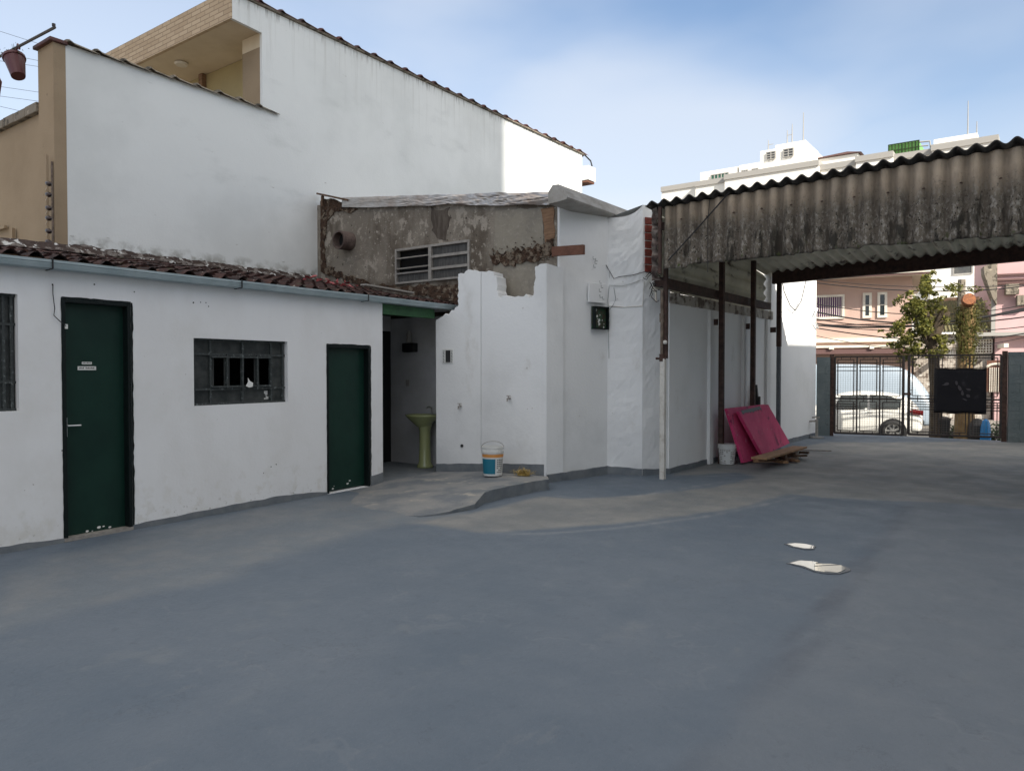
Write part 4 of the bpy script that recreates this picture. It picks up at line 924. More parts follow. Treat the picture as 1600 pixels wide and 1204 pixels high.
# paint bucket on the platform
bp_ = on(2, .125, 770, 742)
bkt = thing('paint_bucket', 'white paint bucket with teal and orange label standing on the platform', 'bucket', bp_)
MB().lathe([(0, 0), (.118, 0), (.122, .01), (.142, .30), (.150, .302), (.150, .335), (.144, .337), (.144, .36), (.150, .362), (.150, .378), (.138, .378), (.12, .03), (0, .03)], bp_, 36).build('pail', M['plastic_white'], bkt, smooth=False)
def wrap(r0, r1, z0, z1, a0, a1, m, nm, off=.0015, n=14):
    mb = MB(); vs = []
    for i in range(n+1):
        t = a0+(a1-a0)*i/n
        for z in (z0, z1): r = r0+(r1-r0)*z/.30+off; vs.append((bp_.x+r*math.cos(t), bp_.y+r*math.sin(t), bp_.z+z))
    mb.add(vs, [(2*i, 2*i+2, 2*i+3, 2*i+1) for i in range(n)]); return mb.build(nm, m, bkt)
vd = math.atan2(-bp_.y, -bp_.x)   # towards the viewer's side
wrap(.122, .142, .03, .225, vd-1.4, vd+.25, M['teal'], 'teal_label'); wrap(.122, .142, .245, .285, vd-1.4, vd+1.4, M['orange'], 'orange_band')
lt = MB()
for j in range(7):
    for i in range(4):
        if random.random() < .8:
            t = vd+.40+i*.2; z = .05+j*.026; vs = [(bp_.x+(.122+.02*zz/.30+.0025)*math.cos(tt_), bp_.y+(.122+.02*zz/.30+.0025)*math.sin(tt_), bp_.z+zz) for tt_, zz in ((t, z), (t+.15, z), (t+.15, z+.010), (t, z+.010))]; lt.add(vs, [(0, 1, 2, 3)])
lt.build('small_print', M['win_frame'], bkt)
MB().tube([bp_+Vector((.14*math.cos(vd+1.57+a), .14*math.sin(vd+1.57+a), .36+.11*math.sin(a))) if 0 else bp_+Vector((.148*math.cos(a+vd-1.57)*1, .148*math.sin(a+vd-1.57), .36+.10*math.sin(a))) for a in [math.pi*i/12 for i in range(13)]], .004, 6).build('handle', M['alu'], bkt)
# brush head / straw clump
bh = on(2, .13, 818, 742)
cl = MB()
for i in range(420):
    a = random.uniform(0, 6.28); r = abs(random.gauss(0, .055)); p = bh+Vector((math.cos(a)*r*1.5, math.sin(a)*r*.8, .02+abs(random.gauss(0, .022)))); d = Vector((random.gauss(0, 1), random.gauss(0, 1), random.gauss(0, .4))).normalized()*.035
    q = Vector((-d.y, d.x, 0)).normalized()*.0025; cl.add([p-d-q, p-d+q, p+d+q, p+d-q], [(0, 1, 2, 3)])
cl.add([bh+Vector((.10*math.cos(t), .055*math.sin(t), 0)) for t in [k*.524 for k in range(12)]]+[bh+Vector((.05*math.cos(t), .03*math.sin(t), .04)) for t in [k*.524 for k in range(12)]], [(k, (k+1) % 12, 12+(k+1) % 12, 12+k) for k in range(12)]+[tuple(range(12, 24))])
tag(cl.build('straw_clump', M['yellow']), 'clump of yellow straw lying on the platform right of the bucket', 'straw')
# electrical bits on the side wall
SP = lambda u, v: onp(q1, q2, u, v)
dS = (q2-q1).normalized().to_3d(); nS = Vector((dS.y, -dS.x, 0))
eb = SP(934, 496)
ebx = thing('fuse_box', 'small open fuse box with dark green interior and torn wiring on the white wall', 'fuse box', eb)
cz = [SP(924, 477), SP(946, 477), SP(946, 514), SP(924, 514)]
w_ = (cz[1]-cz[0]).length; h_ = cz[0].z-cz[2].z; o_ = SP(924, 514)
M['box_green'] = mat('green painted box', (.012, .075, .035), .6, col2=(.05, .02, .015), scale=22)
MB().obox(o_, dS*w_, nS*.02, (0, 0, h_)).build('backplate', M['box_green'], ebx)
fb = MB()
fb.obox(o_+nS*.021, dS*.018, nS*.05, (0, 0, h_)); fb.obox(o_+nS*.021+dS*(w_-.018), dS*.018, nS*.05, (0, 0, h_)); fb.obox(o_+nS*.021+dS*.019, dS*(w_-.038), nS*.05, (0, 0, .018)); fb.obox(o_+nS*.021+dS*.019+Vector((0, 0, h_-.018)), dS*(w_-.038), nS*.05, (0, 0, .018))
fb.build('frame', M['green_frame'], ebx)
tr = MB()
for i in range(16):
    p = o_+dS*random.uniform(.03, w_-.06)+nS*.024+Vector((0, 0, random.uniform(.03, h_-.05))); r = random.uniform(.008, .022)
    tr.add([p+dS*(r*math.cos(t)*random.uniform(.5, 1.2))+Vector((0, 0, r*math.sin(t)*random.uniform(.6, 1.6))) for t in [k*1.047 for k in range(6)]], [tuple(range(6))])
tr.build('torn_label', M['plastic_white'], ebx)
o2 = SP(918, 472); w2 = (SP(943, 472)-o2).length; h2 = SP(918, 441).z-o2.z
cb_ = tag(MB().obox(o2, dS*w2, nS*.035, (0, 0, h2)).build('cover_box', M['white'], None, bevel=.006), 'white-painted cover box fixed above the fuse box', 'box')
gf = MB()
for (u, v) in ((926, 405), (929, 412), (927, 418), (930, 408), (934, 443), (936, 450), (933, 456), (934, 465), (938, 468)):
    p = SP(u, v)+nS*(.004 if v < 430 else .0365); gf.obox(p, dS*.045, nS*.0015, (0, 0, .006)); gf.obox(p+Vector((0, 0, .012)), dS*.006, nS*.0015, (0, 0, .03))
gf.build('scribble', M['win_frame'], annex)
def cable(pts, name, label, m='cable_white', r=.006, plane=SP, out=.02, grp=None):
    P = [plane(u, v)+nS*out for u, v in pts]; 
    return tag(MB().tube(P, r, 6).build(name, M[m]), label, 'cable', grp)
cable(((950, 425), (951, 440), (948, 470), (951, 500), (949, 520), (950, 560)), 'wall_cable', 'painted cable running down the inner corner of the white walls')
PQ = lambda u, v: onp(q2, q3, u, v)
nQ = Vector((q3.y-q2.y, -(q3.x-q2.x), 0)).normalized()
cable(((940, 410), (955, 436), (963, 433), (985, 430), (1003, 425), (1012, 427)), 'wall_cable', 'dark sagging cable across the pier towards the canopy', 'cable', .005, PQ, .05)
cable(((950, 446), (970, 447), (984, 443), (1003, 436)), 'wall_cable', 'thin painted cable looping low across the pier', 'cable_white', .005, PQ, .04)
cable(((955, 450), (958, 468), (953, 478), (948, 484)), 'wall_cable', 'short curled wire hanging beside the cover box', 'cable', .003, PQ, .05)
cable(((950, 478), (975, 480), (1003, 478), (1006, 440)), 'wall_cable', 'raised painted conduit crossing the pier at fuse box height', 'white_pipe', .008, PQ, .01)

# ------------------------------------------------------------------ PASSAGE WALL
W0, W1 = Vector((-4.449, 9.97)), Vector((-4.27, 17.55))
dW = (W1-W0).normalized(); nW = Vector((dW.y, -dW.x))
PW = lambda u, v, o=0: onp(W0+nW*o, W1+nW*o, u, v)
pwall = thing('boundary_wall', 'long white boundary wall with pilasters running under the canopy to the gate', 'wall', (W0.x, W0.y, 0))
sY = 14.45
ws = W0 + dW*(sY-W0.y)
MB().wall(W0, ws, -.1, 2.60, .15).build('low_wall', M['white_pass'], pwall)
MB().wall(ws+dW*.001, W1, -.1, 4.3, .15).build('high_wall', M['white_pass'], pwall)
tb = MB()
for i in range(30):
    a = W0+dW*(i*.15); tb.obox(a.to_3d()+Vector((0, 0, 2.47+.01*nv(i*.9)))-nW.to_3d()*.05, dW.to_3d()*.15, nW.to_3d()*(.075+.012*nv(i*1.7, 2)), (0, 0, .15+.015*nv(i*.7, 5)))
M['coping_dirty'] = layered('dirty plaster band', (.42, .38, .33), [((.14, .11, .09), 6, .5, .6, V1, 7), ((.60, .58, .53), 3, .55, .65, V1, 6)], bumps=((20, .7, .02),))
tb.build('capping_band', M['coping_dirty'], pwall)
pl_ = MB()
for yy in (11.36, 12.86, 14.1): a = W0+dW*(yy-W0.y); pl_.obox(a.to_3d()+Vector((0, 0, -.1)), dW.to_3d()*.14, nW.to_3d()*.05, (0, 0, 2.56))
pl_.build('pilaster', M['white_pass'], pwall)
skirt([(W0.x, W0.y, -.05, .07), (W0.x+dW.x*2, W0.y+2, -.05, .075), (W1.x, W1.y, -.05, .085)], pwall, 8)
lo = PW(1222, 435, .02)
tag(MB().tube([PW(1221, 430, .07), PW(1225, 455, .07), PW(1235, 478, .07), PW(1243, 485, .07), PW(1252, 470, .07), PW(1259, 440, .07), PW(1259, 430, .07)], .010, 5).build('hanging_cable', M['cable']), 'loop of cable hanging from the canopy beam against the sunlit wall', 'cable')
tag(MB().tube([PW(1214, 470, .03), PW(1222, 488, .03), PW(1232, 496, .03), PW(1241, 490, .03), PW(1244, 482, .03)], .005, 5).build('hanging_cable', M['cable_white']), 'lower thin painted cable loop on the sunlit wall', 'cable')
tag(MB().tube([PW(1277, 482, .05), PW(1273, 492, .07), PW(1274, 503, .07), PW(1278, 512, .05)], .02, 6).build('wall_hose', M['plastic_white']), 'short curved white pipe near the top end of the sunlit wall', 'pipe')
# garden tap at the end of the wall
gt_ = on(2, 0, 1276, 684)
gtp = thing('standpipe_tap', 'low grey standpipe tap at the foot of the wall by the gate', 'tap', gt_)
MB().tube([gt_, gt_+Vector((0, 0, .42))], .03, 8).build('standpipe', M['alu'], gtp)
MB().tube([gt_+Vector((.02, 0, .38)), gt_+Vector((-.18, -.02, .36)), gt_+Vector((-.20, -.02, .28))], .02, 6).bar(gt_+Vector((-.1, 0, .45)), gt_+Vector((.06, 0, .46)), .03, .03).build('spout', M['alu'], gtp)
MB().lathe([(0, 0), (.16, 0), (.15, .03), (0, .04)], gt_, 14).build('drain_slab', M['plat'], gtp)

# ------------------------------------------------------------------ CANOPY
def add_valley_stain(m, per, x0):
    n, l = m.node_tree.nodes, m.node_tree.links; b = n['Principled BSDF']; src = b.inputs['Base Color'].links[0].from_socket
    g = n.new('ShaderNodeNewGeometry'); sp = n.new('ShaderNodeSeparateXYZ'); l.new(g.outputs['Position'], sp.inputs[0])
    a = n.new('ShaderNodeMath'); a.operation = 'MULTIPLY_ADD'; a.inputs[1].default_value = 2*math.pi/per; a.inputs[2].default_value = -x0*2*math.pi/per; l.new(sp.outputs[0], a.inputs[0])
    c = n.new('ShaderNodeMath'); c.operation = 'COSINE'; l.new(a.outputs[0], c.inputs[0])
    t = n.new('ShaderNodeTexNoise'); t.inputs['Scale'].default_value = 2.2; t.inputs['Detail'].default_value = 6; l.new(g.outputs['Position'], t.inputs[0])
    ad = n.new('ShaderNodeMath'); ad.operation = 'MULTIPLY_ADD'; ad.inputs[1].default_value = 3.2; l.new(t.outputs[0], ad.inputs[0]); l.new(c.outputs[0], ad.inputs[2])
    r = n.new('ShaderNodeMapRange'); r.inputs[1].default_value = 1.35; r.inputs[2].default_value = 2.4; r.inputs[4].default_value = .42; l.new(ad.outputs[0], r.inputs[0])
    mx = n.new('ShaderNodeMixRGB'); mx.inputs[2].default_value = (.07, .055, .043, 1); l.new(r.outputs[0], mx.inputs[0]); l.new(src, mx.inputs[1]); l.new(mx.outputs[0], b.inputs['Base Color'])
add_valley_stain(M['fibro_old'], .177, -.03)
CY = 9.35; CX0, CX1 = -4.42, 2.3; CB = 14.4
can = thing('canopy', 'large lean-to canopy of mossy corrugated sheets on rusty steel posts', 'canopy', (CX0, CY, 0))
zf = lambda x: 3.76 + .028*(x-CX0)      # front edge height
zbk = lambda x: 3.38 + .028*(x-CX0)
PER = .177
def corr(x): return .5*(1-math.cos(2*math.pi*x/PER))
# fascia: vertical corrugated sheets
fz = MB(); vs = []; nx = int((CX1-CX0)/PER*12); nz_ = 26
for j in range(nz_+1):
    for i in range(nx+1):
        x = CX0+.20+(CX1-CX0-.15)*i/nx; s = j/nz_; zb_ = 2.895+.002*(x-CX0)+.03*nv(int((x-CX0)/.95)*2.3, 7)+.020*nv(x*3.1, 1)+.014*nv(x*13, 3)
        if -2.15 < x < -1.35: zb_ += .035*max(0, nv(x*4, 8)+.3)
        if x < -3.9: zb_ -= .03
        z = zb_+(zf(x)-.06-zb_)*s
        sheet = int((x-CX0)/.95); y = CY - .062*corr(x+.03) - .03*(1-s)*(1+.5*nv(sheet*1.7, 3)) + .006*nv(x*2, s*3, 6) - (.022 if sheet % 2 else 0)
        vs.append((x, y, z))
fz.add(vs, [(j*(nx+1)+i, j*(nx+1)+i+1, (j+1)*(nx+1)+i+1, (j+1)*(nx+1)+i) for j in range(nz_) for i in range(nx)])
o = fz.build('fascia_sheet', M['fibro_old'], can, smooth=True)
sm_ = o.modifiers.new('t', 'SOLIDIFY'); sm_.thickness = .008
for i_ in range(16):
    x_ = CX0+.36+PER*2*i_+.5*PER
    if x_ < CX1: MB().lathe([(0, 0), (.016, 0), (.014, .008), (.006, .014), (0, .015)], (x_, CY-.085, 3.50+.015*nv(i_*1.3)), 8).build('roof_bolt', M['rust'], can)
# roof sheets (corrugations run front to back)
rr = MB(); vs = []; XL, XR = CX0-.04, CX1+.3; nx = int((XR-XL)/PER*12); Yf, Yb = CY-.16, CB+.09; ny = 16
for j in range(ny+1):
    for i in range(nx+1):
        x = XL+(XR-XL)*i/nx; t = j/ny; vs.append((x, Yf+(Yb-Yf)*t + (.02*nv(round(x/.95)*2.2, 3) if j == 0 else 0), zf(x)+(zbk(x)-zf(x))*t + .055*(corr(x+.03)-.5) + .01*nv(x*1.2, t*3)))
rr.add(vs, [(j*(nx+1)+i, j*(nx+1)+i+1, (j+1)*(nx+1)+i+1, (j+1)*(nx+1)+i) for j in range(ny) for i in range(nx)])
M['roof2'] = M['fibro_under']
o = rr.build('roof_sheet', M['fibro_under'], can, smooth=True)
o.data.materials.append(M['fibro_roof'])
for f_ in o.data.polygons:
    if f_.center.y + can.location.y < CY+.25: f_.material_index = 1
sm_ = o.modifiers.new('t', 'SOLIDIFY'); sm_.thickness = .014; sm_.material_offset_rim = 1
# left side cladding: sheets with horizontal corrugations above the wall
sc = MB(); vs = []; nyy = 12; nzz = int(1.2/PER*12)
for j in range(nzz+1):
    for i in range(nyy+1):
        y = CY+.1+(CB-CY-.1)*i/nyy; z0_ = 2.64; z1_ = zf(CX0)-.04-(zf(CX0)-zbk(CX0))*i/nyy; z = z0_+(z1_-z0_)*j/nzz
        vs.append((CX0-.06+ .05*corr(z+.02), y, z))
sc.add(vs, [(j*(nyy+1)+i, j*(nyy+1)+i+1, (j+1)*(nyy+1)+i+1, (j+1)*(nyy+1)+i) for j in range(nzz) for i in range(nyy)])
sc.build('side_sheet', M['fibro_under'], can, smooth=True)
# front-left wavy end sheet and steel upright
es = MB(); vs = []; nzz = 120
for j in range(nzz+1):
    z = 2.72+(3.70-2.72)*j/nzz
    for k in range(5): xx = CX0+.015+.026*k; vs.append((xx+.018*math.sin(2*math.pi*z/PER), CY-.06-.045*math.sin(2*math.pi*(z/PER)+k*.5), z))
es.add(vs, [(j*5+k, j*5+k+1, (j+1)*5+k+1, (j+1)*5+k) for j in range(nzz) for k in range(4)])
M['fibro_dark'] = layered('grimy sheet edge', (.20, .17, .15), [((.07, .05, .045), 7, .45, .6, V1, 7)], rough=1)
o = es.build('end_sheet', M['fibro_dark'], can, smooth=True); sm_ = o.modifiers.new('t', 'SOLIDIFY'); sm_.thickness = .01
MB().box(CX0+.135, CX0+.175, CY-.13, CY-.09, 2.80, 3.70).build('edge_angle', M['rust'], can)
# steel frame
def post(y, zt, name='post', w=.075):
    p = W0+dW*(y-W0.y)+nW*.16; return MB().box(p.x-w/2, p.x+w/2, p.y-w/2, p.y+w/2, -.02, zt).build(name, M['rust'], can)
post(11.55, 3.52); post(13.0, 3.42)
p = W0+dW*(14.42-W0.y)+nW*.16
MB().box(p.x-.04, p.x+.04, p.y-.04, p.y+.04, 1.95, 3.30).build('post', M['rust'], can)
M['grey_paint'] = mat('grey painted steel', (.10, .115, .13), .6, col2=(.15, .165, .18), scale=8)
MB().box(p.x-.035, p.x+.035, p.y-.035, p.y+.035, -.02, 1.948).build('post', M['grey_paint'], can)
for y in (11.55, 13.0, 14.42):
    q = W0+dW*(y-W0.y); MB().box(q.x-.04, q.x+.115, y-.06, y-.04+.0, 2.22, 2.32).build('bracket', M['rust'], can)
MB().obox((CX0+.12, CB-.07, 3.15), (CX1-CX0+.08, 0, .17), (0, .14, 0), (0, 0, .245)).build('rear_beam', M['rust'], can)
MB().box(CX0-.02, CX0+.11, CY+.1, CB-.08, 2.66, 2.78).build('side_beam', M['rust'], can)
MB().box(CX0+.05, CX1+.2, CY+.03, CY+.10, 3.42, 3.52).build('front_beam', M['rust'], can)
for yy, zz in ((11.0, 3.53), (12.7, 3.41)): MB().obox((CX0, yy-.03, zz), (CX1-CX0+.2, 0, .19), (0, .06, 0), (0, 0, .05)).build('purlin', M['rust'], can)
MB().box(CX1+.0, CX1+.1, CY+.1, CY+.2, -.02, 3.6).build('post', M['rust'], can); MB().box(CX1, CX1+.1, CB-.05, CB+.05, -.02, 3.138).build('post', M['rust'], can)
# front-left post of steel angle above, white downpipe below
fp = on(2, 0, 1037, 747)
MB().box(fp.x-.005, fp.x+.045, fp.y-.03, fp.y+.03, 1.66, 2.95).build('post', M['rust'], can)
FPL = lambda u, v, o=0: on(1, fp.y-o, u, v)
dp = thing('downpipe', 'white painted downpipe standing on the floor at the front of the canopy', 'downpipe', fp)
MB().box(fp.x-.035, fp.x+.035, fp.y-.07, fp.y-.0, -.02, 1.655).build('pipe', M['white_pipe'], dp, bevel=.006)
MB().tube([(fp.x-.015, fp.y-.05, 1.65), (fp.x-.015, fp.y-.05, 2.6)], .022, 8).build('upper_pipe', M['pipe_brown'], dp)
MB().tube([(fp.x-.015, fp.y-.05, 1.62), (fp.x-.015, fp.y-.05, 1.72)], .035, 8).tube([(fp.x-.1, fp.y-.05, 1.66), (fp.x+.04, fp.y-.05, 1.66)], .018, 6).build('pipe_joint', M['rust'], dp)
MB().lathe([(0, -.03), (.025, -.02), (.03, 0), (.025, .02), (0, .03)], (fp.x+.05, fp.y-.08, 1.88), 10).build('knob', M['white_pipe'], dp)
MB().tube([(fp.x-.015, fp.y-.05, 2.16), (fp.x-.015, fp.y-.05, 2.28)], .034, 8).build('pipe_collar', M['pipe_brown'], dp)
# cable tangle where pier meets canopy
tg = MB()
c0 = FPL(1018, 432)
for i in range(9):
    q = c0+Vector((random.uniform(-.08, .08), random.uniform(-.06, .02), random.uniform(-.08, .08))); pts = [q]
    for k in range(7): q = q+Vector((random.uniform(-.07, .07), random.uniform(-.03, .03), random.uniform(-.09, .06))); pts.append(q)
    tg.tube(pts, .006, 5)
tag(tg.build('cable_tangle', M['cable']), 'tangle of dark cables where the pier meets the canopy', 'cables')
ins_ = FPL(1022, 452)
tag(MB().tube([ins_+Vector((-.02, 0, .04)), ins_+Vector((.02, 0, -.03))], .025, 8).tube([ins_+Vector((.02, 0, -.03)), ins_+Vector((.03, 0, -.17))], .014, 6).build('cable_clamp', M['offwhite']), 'white cable clamp dangling below the cable tangle', 'clamp')
# cable across the fascia
fa, fb_ = on(1, CY-.13, 1044, 407), on(1, CY-.13, 1140, 300)
tag(MB().tube([fa, (fa+fb_)/2-Vector((.015, 0, .02)), fb_], .009, 6).build('diagonal_cable', M['cable']), 'dark cable slanting across the left end of the corrugated fascia', 'cable')
ca = on(1, CY-.12, 1109, 312)
tag(MB().tube([ca, on(1, CY-.12, 1106, 345), on(1, CY-.12, 1106, 425)], .005, 5).build('thin_cable', M['cable']), 'thin cable hanging straight down the corrugated fascia', 'cable')

# ------------------------------------------------------------------ things stacked under the canopy
b2 = on(2, 0, 1136, 724)
wb = thing('small_bucket', 'small white printed bucket beside the magenta panels', 'bucket', b2)
MB().lathe([(0, 0), (.115, 0), (.135, .25), (.15, .255), (.15, .285), (.14, .285), (.14, .30), (.152, .302), (.152, .318), (0, .318)], b2, 30).build('pail', M['plastic_white'], wb)
pr = MB()
vd2 = math.atan2(-b2.y, -b2.x)
for j in range(8):
    for i in range(9):
        if random.random() < .45:
            t = vd2-1.2+i*.27; z = .02+j*.028; r = lambda zz: .115+.02*zz/.25+.002
            pr.add([(b2.x+r(zz)*math.cos(a), b2.y+r(zz)*math.sin(a), b2.z+zz) for a, zz in ((t, z), (t+.2, z), (t+.2, z+.014), (t, z+.014))], [(0, 1, 2, 3)])
pr.build('print', M['alu'], wb)
def panel(c4, th, name, label, m=M['magenta']):
    P = [Vector(c) for c in c4]; nn_ = (P[1]-P[0]).cross(P[3]-P[0]).normalized()
    t = thing(name, label, 'panel', P[0]); N_ = 8; vs = []
    for j in range(N_+1):
        for i in range(N_+1):
            a = P[0].lerp(P[1], i/N_); b_ = P[3].lerp(P[2], i/N_); q = a.lerp(b_, j/N_); vs.append(q+nn_*.006*nv(q.x*5, q.y*5, q.z*5))
    fs = [(j*(N_+1)+i, j*(N_+1)+i+1, (j+1)*(N_+1)+i+1, (j+1)*(N_+1)+i) for j in range(N_) for i in range(N_)]
    o = MB().add(vs, fs).build('board', m, t); s_ = o.modifiers.new('t', 'SOLIDIFY'); s_.thickness = th; s_.offset = 0
    return t
# rear panel leaning on the wall, front panel leaning on it
pzA = [on(2, .01, 1160, 724), None, None, None]
XW = lambda x, u, v: on(0, x, u, v)
r0 = on(2, .02, 1160, 723); r1 = on(2, .02, 1205, 712); t0 = XW(-4.12, 1134, 638); t1 = XW(-4.12, 1192, 632)
panel([r0, r1, t1, t0], .05, 'magenta_panel', 'rear magenta panel leaning steeply against the white wall')
f0 = on(2, .10, 1190, 712); f1 = on(2, .10, 1232, 692); u0 = XW(-4.02, 1152, 643); u1 = XW(-4.02, 1198, 632)
pnl = panel([f0, f1, u1, u0], .05, 'magenta_panel', 'front magenta panel leaning forward with a black torn strip on its top edge')
e_u = (u0-f0).normalized()
strip_ = MB(); nf = (f1-f0).cross(u0-f0).normalized(); nf = nf if nf.x > 0 else -nf
for i in range(14):
    a = u0.lerp(u1, .06+.045*i)+nf*.028; strip_.add([a, u0.lerp(u1, .06+.045*(i+1))+nf*.028, u0.lerp(u1, .06+.045*(i+1))+nf*.028-e_u*(.05+.04*random.random()), a-e_u*(.05+.04*random.random())], [(0, 1, 2, 3)])
strip_.build('torn_strip', M['black'], pnl)
# dark broken chair behind
ch = thing('broken_chair', 'dark broken chair frame standing behind the magenta panels', 'chair', (-4.2, 13.3, 0))
cyy = 13.35
MB().bar(on(1, cyy, 1169, 612), on(1, cyy, 1176, 640), .05, .04).bar(on(1, cyy, 1181, 601), on(1, cyy, 1185, 640), .05, .04).build('back_post', M['black'], ch)
MB().obox(on(1, cyy, 1166, 640), on(1, cyy, 1187, 640)-on(1, cyy, 1166, 640), (0, .05, 0), (0, 0, .24)).build('backrest', M['iron'], ch)
MB().obox(on(1, cyy, 1166, 640)+Vector((0, 0, -.25)), on(1, cyy, 1187, 640)-on(1, cyy, 1166, 640), (0, .35, 0), (0, 0, .05)).build('seat', M['iron'], ch)
for dx in (0, .25):
    for dy in (0.02, .32): q = on(1, cyy, 1167, 640); MB().box(q.x+dx, q.x+dx+.04, cyy+dy, cyy+dy+.03, 0, q.z-.25).build('leg', M['iron'], ch)
# planks and scrap wood
pa_, pb_ = on(2, .17, 1186, 716), on(2, .17, 1250, 698)
tag(MB().bar(pa_, pb_, .24, .028).build('pine_plank', M['plank'], None), 'wide pale pine plank lying on top of the wood scrap', 'plank')
sc_lab = ['short splintered scrap of dark wood under the pine plank', 'broken offcut of dark wood beside the pine plank']
for i in range(9):
    u = 1196+i*6.5; v = 724-abs(i-1)*.9+random.uniform(-2, 2); q = on(2, 0, u, v); a = random.uniform(-.9, .9); L = random.uniform(.18, .42)
    d = Vector((math.cos(a), math.sin(a), 0)); z = .03+.035*(i % 3)
    lbl = ('leftmost', 'second', 'third', 'fourth', 'middle', 'sixth', 'seventh', 'eighth', 'rightmost')[i]
    tag(MB().bar(q-d*L/2+Vector((0, 0, z)), q+d*L/2+Vector((0, 0, z+random.uniform(-.01, .03))), random.uniform(.05, .10), random.uniform(.025, .05)).build('wood_scrap', M['rubble'] if i % 3 else M['plank']), lbl+(' pale' if i % 3 == 0 else ' dark')+' offcut in the pile of scrap wood in front of the magenta panels', 'offcut', 'scrap wood pile in front of the magenta panels')
q = on(2, 0, 1244, 716); tag(MB().box(q.x-.07, q.x+.05, q.y-.06, q.y+.05, .0, .13).build('brick_block', M['offwhite'], None, bevel=.01), 'pale broken block at the right of the scrap wood', 'block')
rgp = on(2, 0, 1172, 718); rg = MB()
for i in range(40): 
    p = rgp+Vector((random.gauss(0, .06), random.gauss(0, .06), abs(random.gauss(.05, .04)))); r = .03; rg.add([p+Vector((random.uniform(-r, r), random.uniform(-r, r), random.uniform(-r, r))) for _ in range(4)], [(0, 1, 2), (0, 2, 3)])
M['plastic_pinkish'] = mat('pinkish plastic wrap', (.42, .30, .30), .5)
tag(rg.build('plastic_wrap', M['plastic_pinkish']), 'crumpled plastic wrap between the two magenta panels', 'wrap')
MBl = on(2, .004, 1240, 712)
tag(MB().bar(on(2, .012, 1250, 703), on(2, .012, 1299, 704), .02, .01).build('thin_stick', M['rubble']), 'thin dark stick lying on the floor right of the plank', 'stick')

# ------------------------------------------------------------------ GATE AND BLOCK WALLS
gd = Vector((math.cos(STR), math.sin(STR))); G0 = Vector((-4.07, 17.95)); gn = Vector((gd.y, -gd.x))
PG = lambda u, v: onp(G0, G0+gd, u, v)
gs = lambda u, v=620: (Vector(PG(u, v)[:2])-G0).dot(gd)
def gp(s, z, o=0): w = G0+gd*s+gn*o; return Vector((w.x, w.y, z))
s_r = gs(1572)
def blockwall(s0, s1, z1, name, label):
    t = thing(name, label, 'wall', gp(s0, 0)); mb = MB(); z = -.3; r = 0
    while z < z1-.02:
        h = min(.19, z1-z); s = s0 - (.2 if r % 2 else 0)
        while s < s1:
            a, b_ = max(s, s0), min(s+.395, s1)
            if b_-a > .02: mb.obox(gp(a+.003, z+.003, .08+.003*random.random()), gd.to_3d()*(b_-a-.006), -gn.to_3d()*.15, (0, 0, h-.006))
            s += .4
        z += .19; r += 1
    mb.obox(gp(s0+.002, -.3, .072), gd.to_3d()*(s1-s0-.004), -gn.to_3d()*.134, (0, 0, z1+.296)); mb.build('block', M['block'], t)
blockwall(-.27, .02, 1.80, 'block_pillar', 'grey block pillar between the white wall and the gate')
blockwall(s_r+.03, s_r+3.2, 1.88, 'block_wall', 'grey block wall to the right of the gate')
gate = thing('gate', 'wide double-leaf black iron gate with rectangle pattern and wire mesh', 'gate', gp(0, 0))
bw = .03
ztop = lambda s: 1.80+.012*s; zbt = lambda s: .06+.015*s
sm1, sm2 = gs(1412), gs(1419)
for s_ in (.05, s_r-.03):
    MB().obox(gp(s_-.045, -.1, -.04), gd.to_3d()*.09, gn.to_3d()*.08, (0, 0, ztop(s_)+.16)).build('gate_post', M['rust'], gate)
def hbar(mb, s0, s1, z, w=.018): mb.bar(gp(s0, z), gp(s1, z), w, w)
def vbar(mb, s_, z0, z1, w=.018): mb.bar(gp(s_, z0), gp(s_, z1), w, w)
